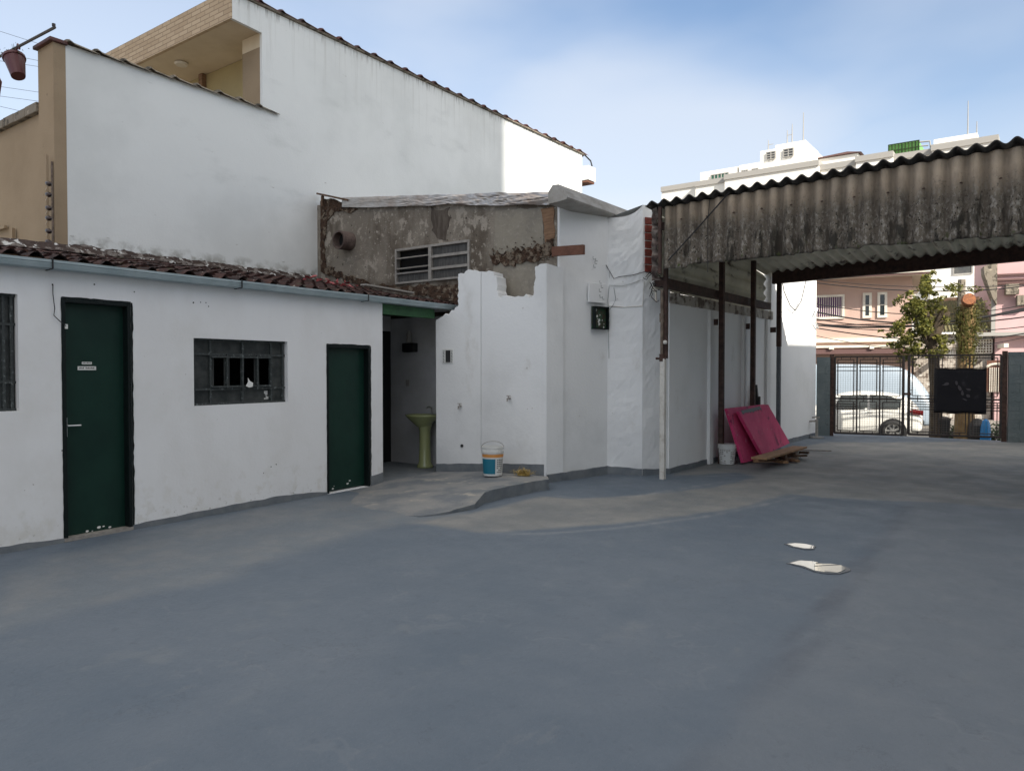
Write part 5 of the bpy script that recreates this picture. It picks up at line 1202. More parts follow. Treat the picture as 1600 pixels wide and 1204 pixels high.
for li, (a, b_) in enumerate(((.11, sm1-.01), (sm2+.01, s_r-.09))):
    lf = bpy.data.objects.new('gate_leaf', None); C.objects.link(lf); lf.parent = gate; lf.location = gp(a, 0)-gate.location
    fr = MB(); zb_, zt_ = zbt(a), ztop(a); zm = zb_+(zt_-zb_)*.455
    vbar(fr, a, zb_, zt_, .05); vbar(fr, b_, zb_, zt_, .05); hbar(fr, a, b_, zb_, .04); hbar(fr, a, b_, zt_, .035); hbar(fr, a, b_, zm, .035)
    fr.build('frame', M['iron'], lf)
    pt = MB(); ncol = 3; cw = (b_-a)/ncol
    for c__ in range(ncol):
        s0, s1 = a+cw*c__, a+cw*(c__+1)
        if c__: vbar(pt, s0, zb_, zt_, .028)
        for z0, z1, lower in ((zm, zt_, False), (zb_, zm, True)):
            ins = .065; r0_, r1_, y0_, y1_ = s0+ins, s1-ins, z0+ins, z1-ins
            hbar(pt, r0_, r1_, y0_); hbar(pt, r0_, r1_, y1_); vbar(pt, r0_, y0_, y1_); vbar(pt, r1_, y0_, y1_)
            for q_ in (.3, .7):
                sq = s0+(s1-s0)*q_; vbar(pt, sq, y1_, z1, .012); vbar(pt, sq, z0, y0_, .012)
            hbar(pt, s0, r0_, z0+(z1-z0)*.2, .012); hbar(pt, r1_, s1, z0+(z1-z0)*.8, .012)
            if (li == 0 and not lower) or (li == 1 and lower) or (li == 0 and lower and c__ == 0):
                for q_ in ((.13, .22, .31) if not lower else (.06, .13, .2, .27)):
                    hbar(pt, s0+.04, s1-.02, z1-(z1-z0)*q_-.02, .02)
    pt.build('pattern_bar', M['iron'], lf)
    ms = MB(); s = a+.03
    while s < b_: vbar(ms, s, zb_, zt_, .0035); s += .05
    z = zb_+.03
    while z < zt_+.03: ms.bar(gp(a, z, -.008), gp(b_, z, -.008), .0035); z += .05
    ms.build('wire_mesh', M['wire'], lf)
    lk = MB()
MB().obox(gp(sm1-.02, .95, .03), gd.to_3d()*.16, gn.to_3d()*.03, (0, 0, .05)).build('latch', M['rust'], gate)
# black banner hung on the gate
ban = thing('black_banner', 'square black printed banner hung on the right gate leaf', 'banner', gp(gs(1459), .4, .05))
b0, b1, z0_, z1_ = gs(1459), gs(1541), PG(1500, 645).z, PG(1500, 576).z
vs = []; K = 14
for j in range(K+1):
    for i in range(K+1): vs.append(gp(b0+(b1-b0)*i/K, z0_+(z1_-z0_)*j/K+.004*math.sin(i*.9), .04+.012*nv(i*.35, j*.3)))
o = MB().add(vs, [(j*(K+1)+i, j*(K+1)+i+1, (j+1)*(K+1)+i+1, (j+1)*(K+1)+i) for j in range(K) for i in range(K)]).build('sheet', M['banner'], ban, smooth=True)
s_ = o.modifiers.new('t', 'SOLIDIFY'); s_.thickness = .006; s_.offset = 1
sk = MB()
for (u, v, w, h, a) in ((1478, 600, 7, 4, -.5), (1494, 598, 3, 5, .2), (1499, 606, 4, 6, .4), (1513, 608, 5, 3, .3), (1503, 614, 3, 6, 0), (1507, 624, 5, 3, .8), (1512, 618, 4, 4, .2)):
    c = PG(u, v); s0 = (Vector((c.x, c.y))-G0).dot(gd); k_ = 10
    sk.add([gp(s0+(math.cos(t+a)*w*(.6+.4*nv(t*2, u)))/68., c.z+math.sin(t)*h*(.6+.5*nv(t*3, v))/68., .062) for t in [2*math.pi*q/k_ for q in range(k_)]], [tuple(range(k_))])
sk.build('faint_print', M['smoke'], ban)
MB().bar(gp(b0, z1_+.01, .05), gp(b1, z1_+.01, .05), .02, .02).bar(gp(b0, z0_-.01, .05), gp(b1, z0_-.01, .05), .015, .015).build('batten', M['iron'], ban)

# ------------------------------------------------------------------ STREET: car, van
def vehicle(root, stations, m, length_dir, origin, side_n):
    """stations: (s, zsill, zbelt, zroof, wsill, wbelt, wroof)"""
    vs = []; ring = 12
    for (s, zs_, zbl, zr, wsl, wb_, wr) in stations:
        half = [(wsl*.86, zs_), (wsl, zs_+.06), (wb_*1.0, (zs_+zbl)/2), (wb_*.985, zbl), (wr, zr-.07 if zr-zbl > .1 else zr-.01), (wr*.8, zr)]
        full = half + [(-w, z) for w, z in half[::-1]]
        for w, z in full: p = origin+length_dir*s+side_n*w; vs.append((p.x, p.y, SZ+z))
    n_ = 12; fs = [(i*n_+j, i*n_+(j+1) % n_, (i+1)*n_+(j+1) % n_, (i+1)*n_+j) for i in range(len(stations)-1) for j in range(n_)]
    fs += [tuple(range(n_)), tuple(range((len(stations)-1)*n_, len(stations)*n_))[::-1]]
    return MB().add(vs, fs).build('body', m, root, smooth=True, sub=2)
def wheel(root, c, ax, r=.31, w=.2):
    t = bpy.data.objects.new('wheel', None); C.objects.link(t); t.parent = root; t.location = c-root.location
    ax = ax.normalized(); up = Vector((0, 0, 1)); sx_ = ax.cross(up).normalized()
    def ringm(prof):
        mb = MB(); n_ = 28; vs = []
        for rr, o in prof:
            for k in range(n_): a = 2*math.pi*k/n_; vs.append(c+ax*o+sx_*math.cos(a)*rr+up*math.sin(a)*rr)
        mb.add(vs, [(i*n_+k, i*n_+(k+1) % n_, (i+1)*n_+(k+1) % n_, (i+1)*n_+k) for i in range(len(prof)-1) for k in range(n_)]); return mb
    ringm([(r*.66, w/2), (r*.72, w/2+.01), (r*.93, w/2), (r, w/2-.04), (r, -w/2+.04), (r*.9, -w/2)]).build('tyre', M['rubber'], t, smooth=True)
    rm = ringm([(r*.67, w/2), (r*.67, w/2-.02), (r*.58, w/2-.03), (r*.56, w/2-.09)])
    for k in range(7):
        a = 2*math.pi*k/7; d = sx_*math.cos(a)+up*math.sin(a); e = (-sx_*math.sin(a)+up*math.cos(a))
        o_ = c+ax*(w/2-.03); rm.add([o_+d*.03-e*.02, o_+d*.03+e*.02, o_+d*r*.6+e*.035, o_+d*r*.6-e*.035]+[o_-ax*.02+d*.03-e*.02, o_-ax*.02+d*.03+e*.02, o_-ax*.02+d*r*.6+e*.035, o_-ax*.02+d*r*.6-e*.035], [(0, 1, 2, 3), (0, 4, 5, 1), (1, 5, 6, 2), (2, 6, 7, 3), (3, 7, 4, 0)])
    rm.add([c+ax*(w/2-.025)+sx_*math.cos(q)*.05+up*math.sin(q)*.05 for q in [k*.5236 for k in range(12)]], [tuple(range(12))])
    rm.build('rim', M['rim'], t)
    ringm([(r*.6, w/2-.1), (0.001, w/2-.1)]).build('brake_disc', M['black'], t)
nrm3 = Vector((math.sin(STR), -math.cos(STR), 0)); dir3 = gd.to_3d()
CARB = 7.3     # distance of the car's axis beyond the gate line
carline0 = Vector((*st(0, CARB-.8), 0)); 
def oncar(u, v): return onp(Vector(carline0[:2]), Vector(carline0[:2])+gd, u, v)
rear_s = (Vector(oncar(1444, 640)[:2])-Vector(st(0, CARB-.8))).dot(gd); wheel_s = (Vector(oncar(1395, 668)[:2])-Vector(st(0, CARB-.8))).dot(gd)
org = Vector((*st(rear_s, CARB), 0))
car = thing('parked_car', 'white hatchback parked across the street behind the left gate leaf', 'car', Vector((org.x, org.y, SZ)))
Ld = -dir3  # towards the front (left in the photo)
stt = [(0.0, .36, .72, .74, .62, .66, .50), (.08, .26, .86, .98, .78, .80, .60), (.35, .2, .92, 1.30, .82, .83, .56), (.75, .18, .93, 1.44, .83, .85, .55), (1.5, .17, .92, 1.50, .83, .85, .56), (2.2, .17, .90, 1.47, .83, .85, .56), (2.7, .17, .89, 1.25, .83, .85, .58), (3.05, .18, .87, .98, .82, .84, .62), (3.6, .2, .80, .86, .80, .80, .62), (3.9, .28, .66, .70, .66, .68, .5)]
vehicle(car, stt, M['car_white'], Ld, org, nrm3)
def sideg(root, pts, m, name, out, parent=None):
    P = [org+Ld*s+nrm3*w+Vector((0, 0, SZ+z)) for s, z, w in pts]; return MB().prism(P, nrm3*out).build(name, m, root)
sideg(car, [(.62, 1.0, .835), (1.45, .98, .845), (1.45, 1.38, .66), (.95, 1.36, .655), (.60, 1.22, .70)], M['glass_car'], 'side_window', .012)
sideg(car, [(1.52, .98, .845), (2.45, .96, .845), (2.25, 1.34, .66), (1.52, 1.38, .66)], M['glass_car'], 'side_window', .012)
sideg(car, [(.02, .93, .80), (.02, .78, .81), (.30, .82, .845), (.42, .90, .835), (.28, .96, .80)], M['tail'], 'tail_lamp', .015)
wr_s = rear_s-wheel_s
P_ = []
for k in range(15): a = math.pi*k/14; P_.append(org+Ld*(wr_s+math.cos(a)*.37)+nrm3*.853+Vector((0, 0, SZ+.30+math.sin(a)*.38)))
MB().prism(P_+[org+Ld*(wr_s-.37)+nrm3*.853+Vector((0, 0, SZ+.16)), org+Ld*(wr_s+.37)+nrm3*.853+Vector((0, 0, SZ+.16))][::1], nrm3*.01).build('wheel_arch', M['black'], car)
for s_ in (wr_s, wr_s+2.5): wheel(car, org+Ld*s_+nrm3*.80+Vector((0, 0, SZ+.31)), nrm3); wheel(car, org+Ld*s_-nrm3*.76+Vector((0, 0, SZ+.31)), -nrm3)
MB().bar(org+Ld*1.35+nrm3*.86+Vector((0, 0, SZ+.86)), org+Ld*1.52+nrm3*.86+Vector((0, 0, SZ+.86)), .02, .03).build('door_handle', M['car_white'], car)
MB().prism([org-dir3*(-.02)+nrm3*w+Vector((0, 0, SZ+z)) for w, z in ((-.5, .45), (.5, .45), (.5, .62), (-.5, .62))], dir3*.012).build('bumper_trim', M['chrome'], car)
# van behind
VB = 10.6
vr = Vector((*st(0, VB-.95), 0))
def onvan(u, v): return onp(Vector(vr[:2]), Vector(vr[:2])+gd, u, v)
van_front = (Vector(onvan(1464, 610)[:2])-Vector(vr[:2])).dot(gd)
org_keep = org
org = Vector((*st(van_front, VB), 0)); van = thing('parked_van', 'pale blue-grey van with a rounded windscreen parked behind the white hatchback', 'van', Vector((org.x, org.y, SZ)))
stv = [(0.0, .35, .85, .90, .72, .76, .6), (.12, .25, 1.0, 1.22, .86, .88, .68), (.45, .22, 1.1, 1.80, .92, .94, .72), (.9, .22, 1.15, 2.22, .94, .95, .76), (1.5, .22, 1.15, 2.34, .94, .95, .80), (3.5, .22, 1.15, 2.36, .94, .95, .80), (4.7, .22, 1.15, 2.34, .94, .95, .80), (4.85, .3, 1.1, 2.2, .9, .9, .74)]
vehicle(van, stv, M['van'], Ld, org, nrm3)
for s_ in (.85, 3.9): wheel(van, org+Ld*s_+nrm3*.88+Vector((0, 0, SZ+.33)), nrm3, .33); wheel(van, org+Ld*s_-nrm3*.84+Vector((0, 0, SZ+.33)), -nrm3, .33)

# ------------------------------------------------------------------ HOUSES ACROSS THE STREET
HB = 15.8
h0 = Vector(st(0, HB))
def ph(s, z, o=0): w = h0+gd*s+gn*o; return Vector((w.x, w.y, z))
def hs(u, v=480): q = onp(h0, h0+gd, u, v); return (Vector((q.x, q.y))-h0).dot(gd), q.z
def hz(u, v): return onp(h0, h0+gd, u, v).z
def sbox(mb, s0, s1, z0, z1, o0, o1): return mb.obox(ph(s0, z0, o0), gd.to_3d()*(s1-s0), gn.to_3d()*(o1-o0), (0, 0, z1-z0))
pink = thing('pink_house', 'salmon pink two-storey house across the street with barred window and flat eaves', 'house', ph(0, SZ))
sl_, sr_ = hs(1278)[0]-4, hs(1425)[0]
roofz = hz(1300, 436)
sbox(MB(), sl_, sr_, SZ, roofz, 0, -8).build('wall', M['pink'], pink)
rfm = MB(); 
sbox(rfm, sl_-.5, sr_+.7, roofz-.02, roofz+.16, 1.15, -8.3); rfm.build('roof', M['offwhite'], pink)
sbox(MB(), sl_-.5, sr_+.7, roofz-.09, roofz-.03, 1.12, 1.02).build('eave_trim', M['roof_brown'], pink)
def win(s0, s1, z0, z1, parent, frame=.07, bars=0, glass=M['glass_car'], fm=M['offwhite'], name='window', mull=0, PF=None, o=0):
    PF = PF or sbox
    w = bpy.data.objects.new(name, None); C.objects.link(w); w.parent = parent; q = ph(s0, z0); w.location = q-parent.location
    f = MB(); PF(f, s0-frame, s0, z0-frame, z1+frame, o, o+.07); PF(f, s1, s1+frame, z0-frame, z1+frame, o, o+.07); PF(f, s0, s1, z0-frame, z0, o, o+.07); PF(f, s0, s1, z1, z1+frame, o, o+.07)
    for i in range(mull): zz = z0+(z1-z0)*(i+1)/(mull+1); PF(f, s0, s1, zz-.02, zz+.02, o, o+.05)
    f.build('frame', fm, w); PF(MB(), s0, s1, z0, z1, o, o+.015).build('pane', glass, w)
    if bars:
        b_ = MB()
        for i in range(bars): ss = s0+(s1-s0)*(i+.5)/bars; PF(b_, ss-.010, ss+.010, z0, z1, o+.03, o+.05)
        b_.build('bars', M['offwhite'], w)
za, zb_ = hz(1300, 495), hz(1300, 464)
win(hs(1262)[0], hs(1316)[0], za, zb_, pink, .09, 16, M['purple'])
for ua, ub in ((1352, 1358), (1375, 1382)): win(hs(ua)[0], hs(ub)[0], hz(1360, 493), hz(1360, 461), pink, .10, mull=1)
# string courses and lower porch roof
for v, m, t, o in ((505, 'pink', .05, .05), (531, 'offwhite', .18, .14), (541, 'offwhite', .10, .20)):
    z = hz(1350, v); sbox(MB(), sl_, sr_+.1, z-t/2, z+t/2, 0, o).build('string_course', M[m], pink)
zpz = hz(1350, 549)
sbox(MB(), sl_, sr_+.6, zpz-.12, zpz+.06, .02, 1.4).build('porch_beam', M['roof_brown'], pink)
for ss in [sl_+i*1.5 for i in range(8)]: sbox(MB(), ss, ss+.15, zpz+.07, zpz+.22, .02, 1.5).build('porch_block', M['offwhite'], pink)
# porch tile slope at its right end
pm_ = MB(); a0_, a1_ = hs(1375)[0], hs(1440)[0]; zlo, zhi = hz(1400, 545), hz(1400, 530)
pm_.add([ph(a0_, zlo, 1.3), ph(a1_, zlo, 1.3), ph(a1_, zhi+.15, .03), ph(a0_+1.2, zhi+.15, .03)], [(0, 1, 2, 3)]); pm_.build('porch_roof', M['coping'], pink)
# right pink building
pk2 = thing('pink_building', 'cool pink building at the right edge across the street with ledges and wall units', 'building', ph(hs(1555)[0], SZ))
s5, s9 = hs(1556)[0], hs(1640)[0]+3
sbox(MB(), s5, s9, SZ, hz(1580, 395)+.5, .0, -6).build('wall', M['pink2'], pk2)
for v in (429, 437, 442): z = hz(1580, v); sbox(MB(), s5-.02, s9, z-.035, z+.035, .02, .10).build('ledge', M['roof_brown'], pk2)
z = hz(1580, 522); sbox(MB(), hs(1523)[0], s9, z-.07, z+.07, .02, .45).build('balcony_slab', M['apt_band'], pk2)
sbox(MB(), s5-.16, s5-.02, hz(1580, 522)+.07, hz(1580, 405), .0, .12).build('drainpipe', M['apt_band'], pk2)
# bracket with sloped soffit
zt1, zt2 = hz(1540, 418), hz(1540, 478)
MB().prism([ph(hs(1534)[0], zt1, .4), ph(hs(1555)[0], zt1+.2, .4), ph(hs(1555)[0], zt2, .4), ph(hs(1548)[0], zt2+.3, .4), ph(hs(1535)[0], zt1-.3, .4)], -gn.to_3d()*.8).build('roof_bracket', M['coping'], pk2)
for u, v in ((1579, 453), (1597, 470)):
    s_, z = hs(u)[0], hz(u, v); ac = sbox(MB(), s_-.22, s_+.22, z-.2, z+.2, .03, .35).build('air_unit', M['coping'], pk2, bevel=.02)
# green tiled low roof with lattice wall between the houses
gb = thing('low_building', 'low building with green-brown tiled roof and lattice block wall between the pink houses', 'building', ph(hs(1480)[0], SZ))
l0, l1 = hs(1430)[0], hs(1552)[0]
sbox(MB(), l0, l1, SZ, hz(1500, 521), -.3, -6).build('wall', M['coping_dirty'], gb)
tm = MB(); zlo, zhi = hz(1500, 518), hz(1500, 500)
K = 80; vs = []
for i in range(K+1):
    s_ = l0+(l1-l0)*i/K
    for (o_, z_) in ((.1, zlo), (-3.0, zhi+1.1)): vs.append(ph(s_, z_+.04*math.sin(i*1.6), o_))
tm.add(vs, [(2*i, 2*i+2, 2*i+3, 2*i+1) for i in range(K)]); M['tile_green'] = mat('mossy green tile', (.09, .10, .04), .9, col2=(.16, .13, .07), scale=5, bump=.5); tm.build('roof', M['tile_green'], gb)
lt = MB(); la, lb = hs(1512)[0], hs(1552)[0]; z0_, z1_ = hz(1530, 551), hz(1530, 530)
nxl = 9; nzl = 5
for i in range(nxl+1): s_ = la+(lb-la)*i/nxl; sbox(lt, s_-.02, s_+.02, z0_, z1_, -.25, -.18)
for j in range(nzl+1): z_ = z0_+(z1_-z0_)*j/nzl; sbox(lt, la, lb, z_-.02, z_+.02, -.252, -.178)
lt.build('lattice', M['offwhite'], gb); sbox(MB(), la, lb, z0_, z1_, -.299, -.27).build('lattice_shadow_gap', M['wood'], gb)
# brown arched window with white bars at street level
aw0, aw1 = hs(1543)[0], hs(1572)[0]; 
w = bpy.data.objects.new('arched_window', None); C.objects.link(w); w.parent = pk2; w.location = ph(aw0, SZ)-pk2.location
sbox(MB(), aw0, aw1, hz(1550, 612), hz(1550, 563), .02, .05).build('pane', M['wood_red'], w)
mb = MB(); cxs = (aw0+aw1)/2; rr_ = (aw1-aw0)/2; zz = hz(1550, 574)
pts = [ph(cxs+math.cos(t)*rr_, zz+math.sin(t)*rr_*.45, .08) for t in [math.pi*k/12 for k in range(13)]]
mb.tube(pts, .05, 6)
for i in range(7): s_ = aw0+.1+(aw1-aw0-.2)*i/6; mb.bar(ph(s_, hz(1550, 612), .08), ph(s_, zz, .08), .04, .03)
mb.build('bars', M['offwhite'], w)

# ------------------------------------------------------------------ APARTMENT BLOCK
AB = 60.0
apt = thing('apartment_building', 'tall cream white apartment block with rooftop rooms and antennas far behind', 'apartment building', (-15, AB, SZ))
def AX(u, y=AB): return on(1, y, u, 300).x
def AZ(u, v, y=AB): return on(1, y, u, v).z
secs = [(1034, 1091, 17.55, 0), (1091, 1139, 17.45, -.6), (1139, 1284, 17.75, -1.0), (1284, 1341, 17.30, -.5), (1341, 1398, 17.60, -.9), (1398, 1458, 17.2, -.4), (1458, 1560, 17.62, -.9)]
bodym = MB(); bandm = MB(); winpts = []
for ua, ub, zt_, off in secs:
    xa_, xb_ = AX(ua), AX(ub); zt_ = AZ((ua+ub)/2, {1034: 288, 1091: 283, 1139: 266, 1284: 256, 1341: 245, 1398: 239, 1458: 224}[ua])
    bodym.box(xa_, xb_-.01, AB+off, AB+14, SZ, zt_-.42); bandm.box(xa_-.05, xb_+.02, AB+off-.12, AB+14, zt_-.42, zt_)
    winpts.append((xa_, xb_, AB+off))
bodym.build('wall', M['apt'], apt); bandm.build('parapet', M['apt_band'], apt)
def awin(x0, x1, z0, z1, y, glass=None, gx=1, gz_=1):
    w = bpy.data.objects.new('window', None); C.objects.link(w); w.parent = apt; w.location = Vector((x0, y, z0))-apt.location
    MB().box(x0, x1, y-.02, y+.02, z0, z1).build('pane', glass or M['apt_glass'], w); f = MB()
    for i in range(gx+1): xx = x0+(x1-x0)*i/gx; f.box(xx-.04, xx+.04, y-.06, y-.021, z0, z1)
    for j in range(gz_+1): zz = z0+(z1-z0)*j/gz_; f.box(x0-.04, x1+.04, y-.075, y-.061, zz-.03, zz+.03)
    f.build('frame', M['apt_band'], w)
for (xa_, xb_, yy) in winpts:
    nW_ = max(1, int((xb_-xa_)/2.6))
    for fl_ in range(5):
        for i in range(nW_):
            xc = xa_+(xb_-xa_)*(i+.5)/nW_; zc_ = 1.6+fl_*2.95+.6
            awin(xc-.55, xc+.55, zc_, zc_+1.15, yy)
# rooftop volumes
def rbox(ua, ub, vt, zb_, y0=AB+.6, d=5, m='apt', name='rooftop_room', vt2=None):
    xa_, xb_ = AX(ua, y0), AX(ub, y0); z = AZ((ua+ub)/2, vt, y0); MB().box(xa_, xb_, y0, y0+d, zb_, z).build(name, M[m], apt); return xa_, xb_, z
rbox(1094, 1153, 265, 16.8); rbox(1154.5, 1187, 256, 16.8, AB+.5); 
xa_, xb_, zC = rbox(1187.5, 1262, 230, 16.8, AB+.8); rbox(1211, 1258, 223, zC, AB+1.0, 4, name='lift_housing'); rbox(1262.5, 1272, 240, 16.8, AB+1.2)
rbox(1256, 1340, 246, 16.8, AB+2.4, name='rooftop_room')
xa_, xb_, zr_ = AX(1252, AB+2.2), AX(1345, AB+2.2), AZ(1300, 243, AB+2.2)
MB().prism([(xa_, AB+2.2, zr_-.05), (xb_, AB+2.2, zr_-.05), ((xa_+xb_)/2+1.2, AB+2.2, zr_+.12)], (0, 5.4, 0)).build('pitched_roof', M['roof_brown'], apt)
rbox(1458, 1526, 213, 16.8, AB+.8, name='water_tank_room')
awin(AX(1197.5, AB+.75), AX(1211, AB+.75), AZ(1203, 249, AB+.75), AZ(1203, 238, AB+.75), AB+.75, None, 2, 3)
awin(AX(1224, AB+.75), AX(1239, AB+.75), AZ(1231, 245, AB+.75), AZ(1231, 233, AB+.75), AB+.75, None, 2, 3)
awin(AX(1159, AB+.45), AX(1168, AB+.45), AZ(1163, 270.5, AB+.45), AZ(1163, 266.5, AB+.45), AB+.45, None, 3, 1); awin(AX(1175, AB+.45), AX(1184, AB+.45), AZ(1179, 268, AB+.45), AZ(1179, 264, AB+.45), AB+.45, None, 3, 1)
M['green_glass'] = mat('green terrace glass', (.04, .14, .09), .2, col2=(.03, .08, .05), scale=1)
awin(AX(1111, AB+.55), AX(1138, AB+.55), AZ(1124, 279.5, AB+.55), AZ(1124, 272, AB+.55), AB+.55, M['green_glass'], 5, 1)
# green louvred plant enclosure
gx0, gx1 = AX(1388, AB+1.5), AX(1435, AB+1.5); gzt = AZ(1411, 223, AB+1.5)
ge = thing('plant_enclosure', 'green louvred enclosure on the apartment roof', 'enclosure', (gx0, AB+1.5, 17))
gm_ = MB().box(gx0, gx1, AB+1.5, AB+4, 16.9, gzt-.05); gm_.build('panel', M['tank_green'], ge)
gf_ = MB()
for i in range(10): xx = gx0+(gx1-gx0)*i/9; gf_.box(xx-.04, xx+.04, AB+1.42, AB+1.48, 16.9, gzt)
for zz in (gzt-.04, gzt-.5): gf_.box(gx0, gx1, AB+1.40, AB+1.415, zz-.04, zz+.04)
gf_.build('frame', M['leaf_dark'], ge)
MB().tube([(gx1, AB+1.5, gzt-.15), (gx1+.7, AB+1.5, gzt-.2), (gx1+.75, AB+1.5, gzt-.7)], .06, 6).tube([(gx1, AB+1.5, gzt-.45), (gx1+.6, AB+1.5, gzt-.5)], .05, 6).build('pipe', M['apt_band'], ge)
# antennas
for i, (u, vb, vt_) in enumerate(((1200, 231, 219), (1229.5, 222, 204), (1237, 221, 194), (1254.5, 217, 176), (1511, 212, 158), (1525, 210, 190))):
    x = AX(u, AB+1.5); z0_, z1_ = AZ(u, vb, AB+1.5)-.6, AZ(u, vt_, AB+1.5)
    mb = MB().tube([(x, AB+1.5, z0_), (x, AB+1.5, (z0_+z1_)/2), (x, AB+1.5, z1_)], [.05, .04, .025], 6)
    if i in (0, 1): mb.bar((x, AB+1.5, z1_-.4), (x+.4, AB+1.5, z1_-.4), .04)
    tag(mb.build('antenna', M['apt_band']), ['short bent antenna at the left end of the rooftop row', 'low antenna with a side arm on the roof tower', 'medium thin antenna on the roof tower', 'tallest thin antenna at the right of the roof tower', 'tall thin antenna standing on the far right rooftop', 'shorter antenna at the right end of the far rooftop'][i], 'antenna')

# ------------------------------------------------------------------ TREES
def leaves(mb, c, rx, ry, rz_, n_, size, shell=.5):
    for _ in range(n_):
        while True:
            v = Vector((random.uniform(-1, 1), random.uniform(-1, 1), random.uniform(-1, 1)))
            if shell*.3 < v.length < 1: break
        p = c+Vector((v.x*rx, v.y*ry, v.z*rz_)); d = Vector((random.gauss(0, 1), random.gauss(0, 1), random.gauss(-.3, .7))).normalized(); e = d.cross(Vector((random.gauss(0, 1), random.gauss(0, 1), random.gauss(0, 1)))).normalized()
        s = size*random.uniform(.6, 1.3); mb.add([p-d*s, p+e*s*.45, p+d*s, p-e*s*.45], [(0, 1, 2), (0, 2, 3)])
TB = 2.9
t0_ = Vector(st(0, TB))
def tp(u, v, o=0): q = onp(t0_+gn*(-o), t0_+gn*(-o)+gd, u, v); return q
def ground_at(b_): return -.06-(.41)*(b_-.3)/4.3
# tree 1
base = tp(1463, 640); base.z = ground_at(TB)
tr1 = thing('street_tree', 'bushy yellow-green tree with a dark trunk on the pavement beyond the gate', 'tree', base)
MB().tube([base, tp(1462, 600), tp(1458, 552), tp(1456, 520), tp(1445, 480)], [.16, .14, .12, .10, .05], 10).tube([tp(1458, 552), tp(1440, 515), tp(1425, 470)], [.08, .06, .03], 8).tube([tp(1457, 530), tp(1470, 500), tp(1478, 485)], [.14, .13, .12], 8).tube([tp(1460, 560), tp(1430, 550), tp(1405, 540)], [.05, .04, .02], 6).build('trunk', M['bark'], tr1)
lm = MB()
for (u, v, rx, rz_, n_) in ((1440, 450, .30, .32, 420), (1452, 435, .22, .2, 180), (1428, 462, .18, .2, 130), (1425, 485, .34, .34, 520), (1415, 515, .36, .36, 560), (1440, 510, .42, .42, 700), (1430, 540, .42, .28, 480), (1405, 545, .26, .22, 200), (1460, 490, .3, .32, 300), (1470, 465, .26, .13, 120), (1484, 452, .22, .10, 90), (1393, 522, .24, .09, 70), (1382, 520, .14, .07, 40), (1470, 535, .26, .25, 200), (1455, 552, .4, .2, 220), (1420, 562, .3, .12, 120), (1440, 475, .4, .3, 260)):
    for _k in range(7):
        leaves(lm, tp(u+random.gauss(0, 9), v+random.gauss(0, 8), random.uniform(-.3, .3)), rx*.42, rx*.42, rz_*.38, int(n_*.15), random.uniform(.04, .065), .2)
lm.build('crown', M['leaf'], tr1)
# tree 2: pollarded trunk wrapped in climber
base2 = tp(1508, 660, .3); base2.z = ground_at(TB)
tr2 = thing('street_tree', 'pollarded trunk wrapped in hanging climber with an orange cut face on top', 'tree', base2)
MB().tube([base2, tp(1507, 620, .3), tp(1508, 560, .3), tp(1511, 500, .3), tp(1512, 475, .3)], [.26, .19, .17, .18, .17], 12).build('trunk', M['bark_light'], tr2)
cc_ = tp(1513, 469, .1)
mb = MB(); ang = gn.to_3d()+Vector((0, 0, .15))
mb.tube([cc_-ang*.02, cc_+ang*.16], [.165, .14], 14).build('cut_face', M['cut'], tr2)
lm = MB()
for i in range(22):
    v = 480+i*4; q = tp(1511+3*math.sin(i), v, .3); leaves(lm, q, .26-.004*i, .26, .14, 110, .045)
for i in range(500):
    q = tp(1511+random.gauss(0, 9), random.uniform(480, 555), .3+random.uniform(-.3, .1)); L = random.uniform(.1, .3); lm.add([q, q+Vector((.012, 0, 0)), q+Vector((.006, 0, -L))], [(0, 1, 2)])
for (u, v, rx, rz_, n_) in ((1490, 448, .22, .10, 60), (1522, 452, .2, .1, 60), (1535, 480, .18, .2, 60), (1530, 510, .16, .3, 70), (1500, 520, .2, .3, 160)): leaves(lm, tp(u, v, .2), rx, .2, rz_, n_, .045)
lm.build('crown', M['ivy'], tr2)
# dark leaning stump between them
q = tp(1486, 487, .4)
# shrubs at the foot
for i, (u, v, rx, rz_, n_) in enumerate(((1488, 668, .35, .28, 420), (1552, 665, .42, .32, 520))):
    q = tp(u, v, .6); q.z = ground_at(TB+.6)+rz_*.7
    lm = MB(); leaves(lm, q, rx, rx, rz_, n_, .05)
    root = thing('shrub', ['low green shrub below the left part of the banner', 'low green shrub right of the blue sack'][i], 'shrub', (q.x, q.y, ground_at(TB+.6)))
    lm.build('foliage', M['leaf_dark'], root)
    sm = MB()
    for k in range(8): sm.tube([Vector((q.x, q.y, ground_at(TB+.6))), q+Vector((random.uniform(-.25, .25), random.uniform(-.2, .2), random.uniform(0, .2)))], .008, 5)
    sm.build('stem', M['bark'], root)
bl = tp(1540, 672, -.3); bl.z = ground_at(TB-.3)
tag(MB().lathe([(0, 0), (.10, 0), (.12, .15), (.10, .42), (.07, .55), (.02, .60)], bl, 12).build('blue_sack', M['blue']), 'bright blue sack standing on the pavement beyond the gate', 'sack')
bn = tp(1473, 675, 0); bn.z = ground_at(TB)
bin_ = thing('dark_bin', 'dark narrow bin on the pavement below the left side of the banner', 'bin', bn)
MB().lathe([(0, 0), (.13, 0), (.17, .55), (0, .55)], bn, 16).build('bin_body', M['black'], bin_); MB().lathe([(0, .57), (.18, .555), (.185, .59), (.1, .64), (0, .65)], bn, 16).build('lid', M['iron'], bin_)
bn = tp(1527, 675, 0); bn.z = ground_at(TB)
tag(MB().lathe([(0, 0), (.16, 0), (.22, .2), (.2, .45), (.08, .6), (.02, .62)], bn, 14).build('rubbish_bag', M['black'], None), 'black rubbish bag leaning by the blue sack', 'bag')
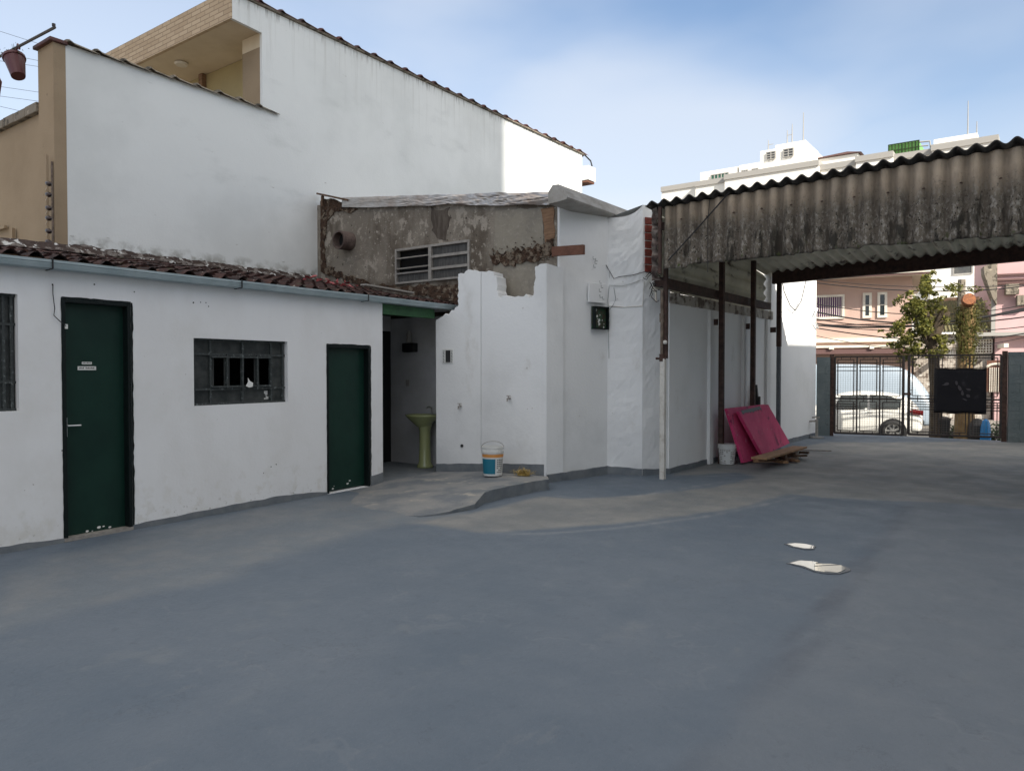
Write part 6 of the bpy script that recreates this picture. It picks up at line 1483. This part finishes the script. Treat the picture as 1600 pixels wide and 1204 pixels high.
# utility pole and cables
up = tp(1500, 640, 1.2); up.z = ground_at(TB+1.2)
upt = tp(1500, 437, 1.2)
pole = thing('utility_pole', 'slim grey concrete utility pole rising behind the pollarded trunk', 'utility pole', up)
MB().tube([up, Vector((up.x, up.y, upt.z))], [.13, .09], 10).build('shaft', M['coping'], pole)
MB().bar(Vector((up.x, up.y, upt.z-.5))-gd.to_3d()*.4, Vector((up.x, up.y, upt.z-.5))+gd.to_3d()*.4, .08, .08).build('cross_arm', M['rubble'], pole)
cbl = [(436, 445, 1.0, .010), (447, 440, .9, .014), (480, 467, .7, .012), (487, 479, 1.2, .022), (492, 484, 1.0, .014), (498, 491, .8, .02), (506, 497, 1.1, .018), (512, 505, .9, .012), (518, 512, 1.0, .016), (526, 521, .6, .008)]
ordn = ['first (topmost)', 'second', 'third', 'fourth', 'fifth', 'sixth', 'seventh', 'eighth', 'ninth', 'tenth', 'eleventh (lowest)', 'faint extra']
for i, (va, vb, o_, r) in enumerate(sorted(cbl, key=lambda c: c[0])):
    a, b_ = tp(1270, va, o_), tp(1610, vb, o_); d = b_-a; P = []
    for k in range(-6, 20): t = k/13; P.append(a+d*t+Vector((0, 0, -.25*(4*t*(1-t)) if 0 < t < 1 else 0))+Vector((0, 0, .12*math.sin(3*t+i))))
    tag(MB().tube(P, r, 5).build('street_cable', M['cable']), 'overhead street cable, number %s counted down, crossing before the pink houses' % ordn[min(i, 11)].split(' ')[0], 'cable', 'street cables before the pink houses')

# ------------------------------------------------------------------ neighbouring buildings outside the frame (they shade the yard)
nb_ = thing('neighbour_building', 'low rendered building along the right side of the yard, outside the frame', 'building', (2.6, 10, 0))
MB().wall((2.6, -5.5), (2.6, 17.4), -.1, 6.9, .3, [(1.2+3.1*i, 2.5+3.1*i, 4.2, 5.4) for i in range(7)], side=-1).build('wall', M['house'], nb_)
MB().box(2.95, 9, -5.5, 17.4, -.1, 6.8).build('core', M['house'], nb_)
MB().box(2.5, 9.1, -5.6, 17.5, 6.9, 7.0).build('roof', M['coping'], nb_)
tw = thing('tower_block', 'pale apartment tower to the right behind the camera, outside the frame', 'tower', (26, -9, 0))
MB().prism([(20.7, -1.8, -.3), (34, -9.2, -.3), (34, -24, -.3), (20.7, -19, -.3)], (0, 0, 37.3)).build('wall', M['apt'], tw)
wn_ = MB()
for fl_ in range(9):
    for i in range(5): y = -17.6+i*3.2; wn_.box(20.64, 20.7, y, y+1.4, 1.2+fl_*3.1, 2.6+fl_*3.1)
wn_.build('window_pane', M['apt_glass'], tw)
MB().prism([(20.7, -1.85, 37), (34, -9.25, 37), (34.1, -24.1, 37), (20.6, -19.1, 37)], (0, 0, .3)).build('roof', M['apt_band'], tw)
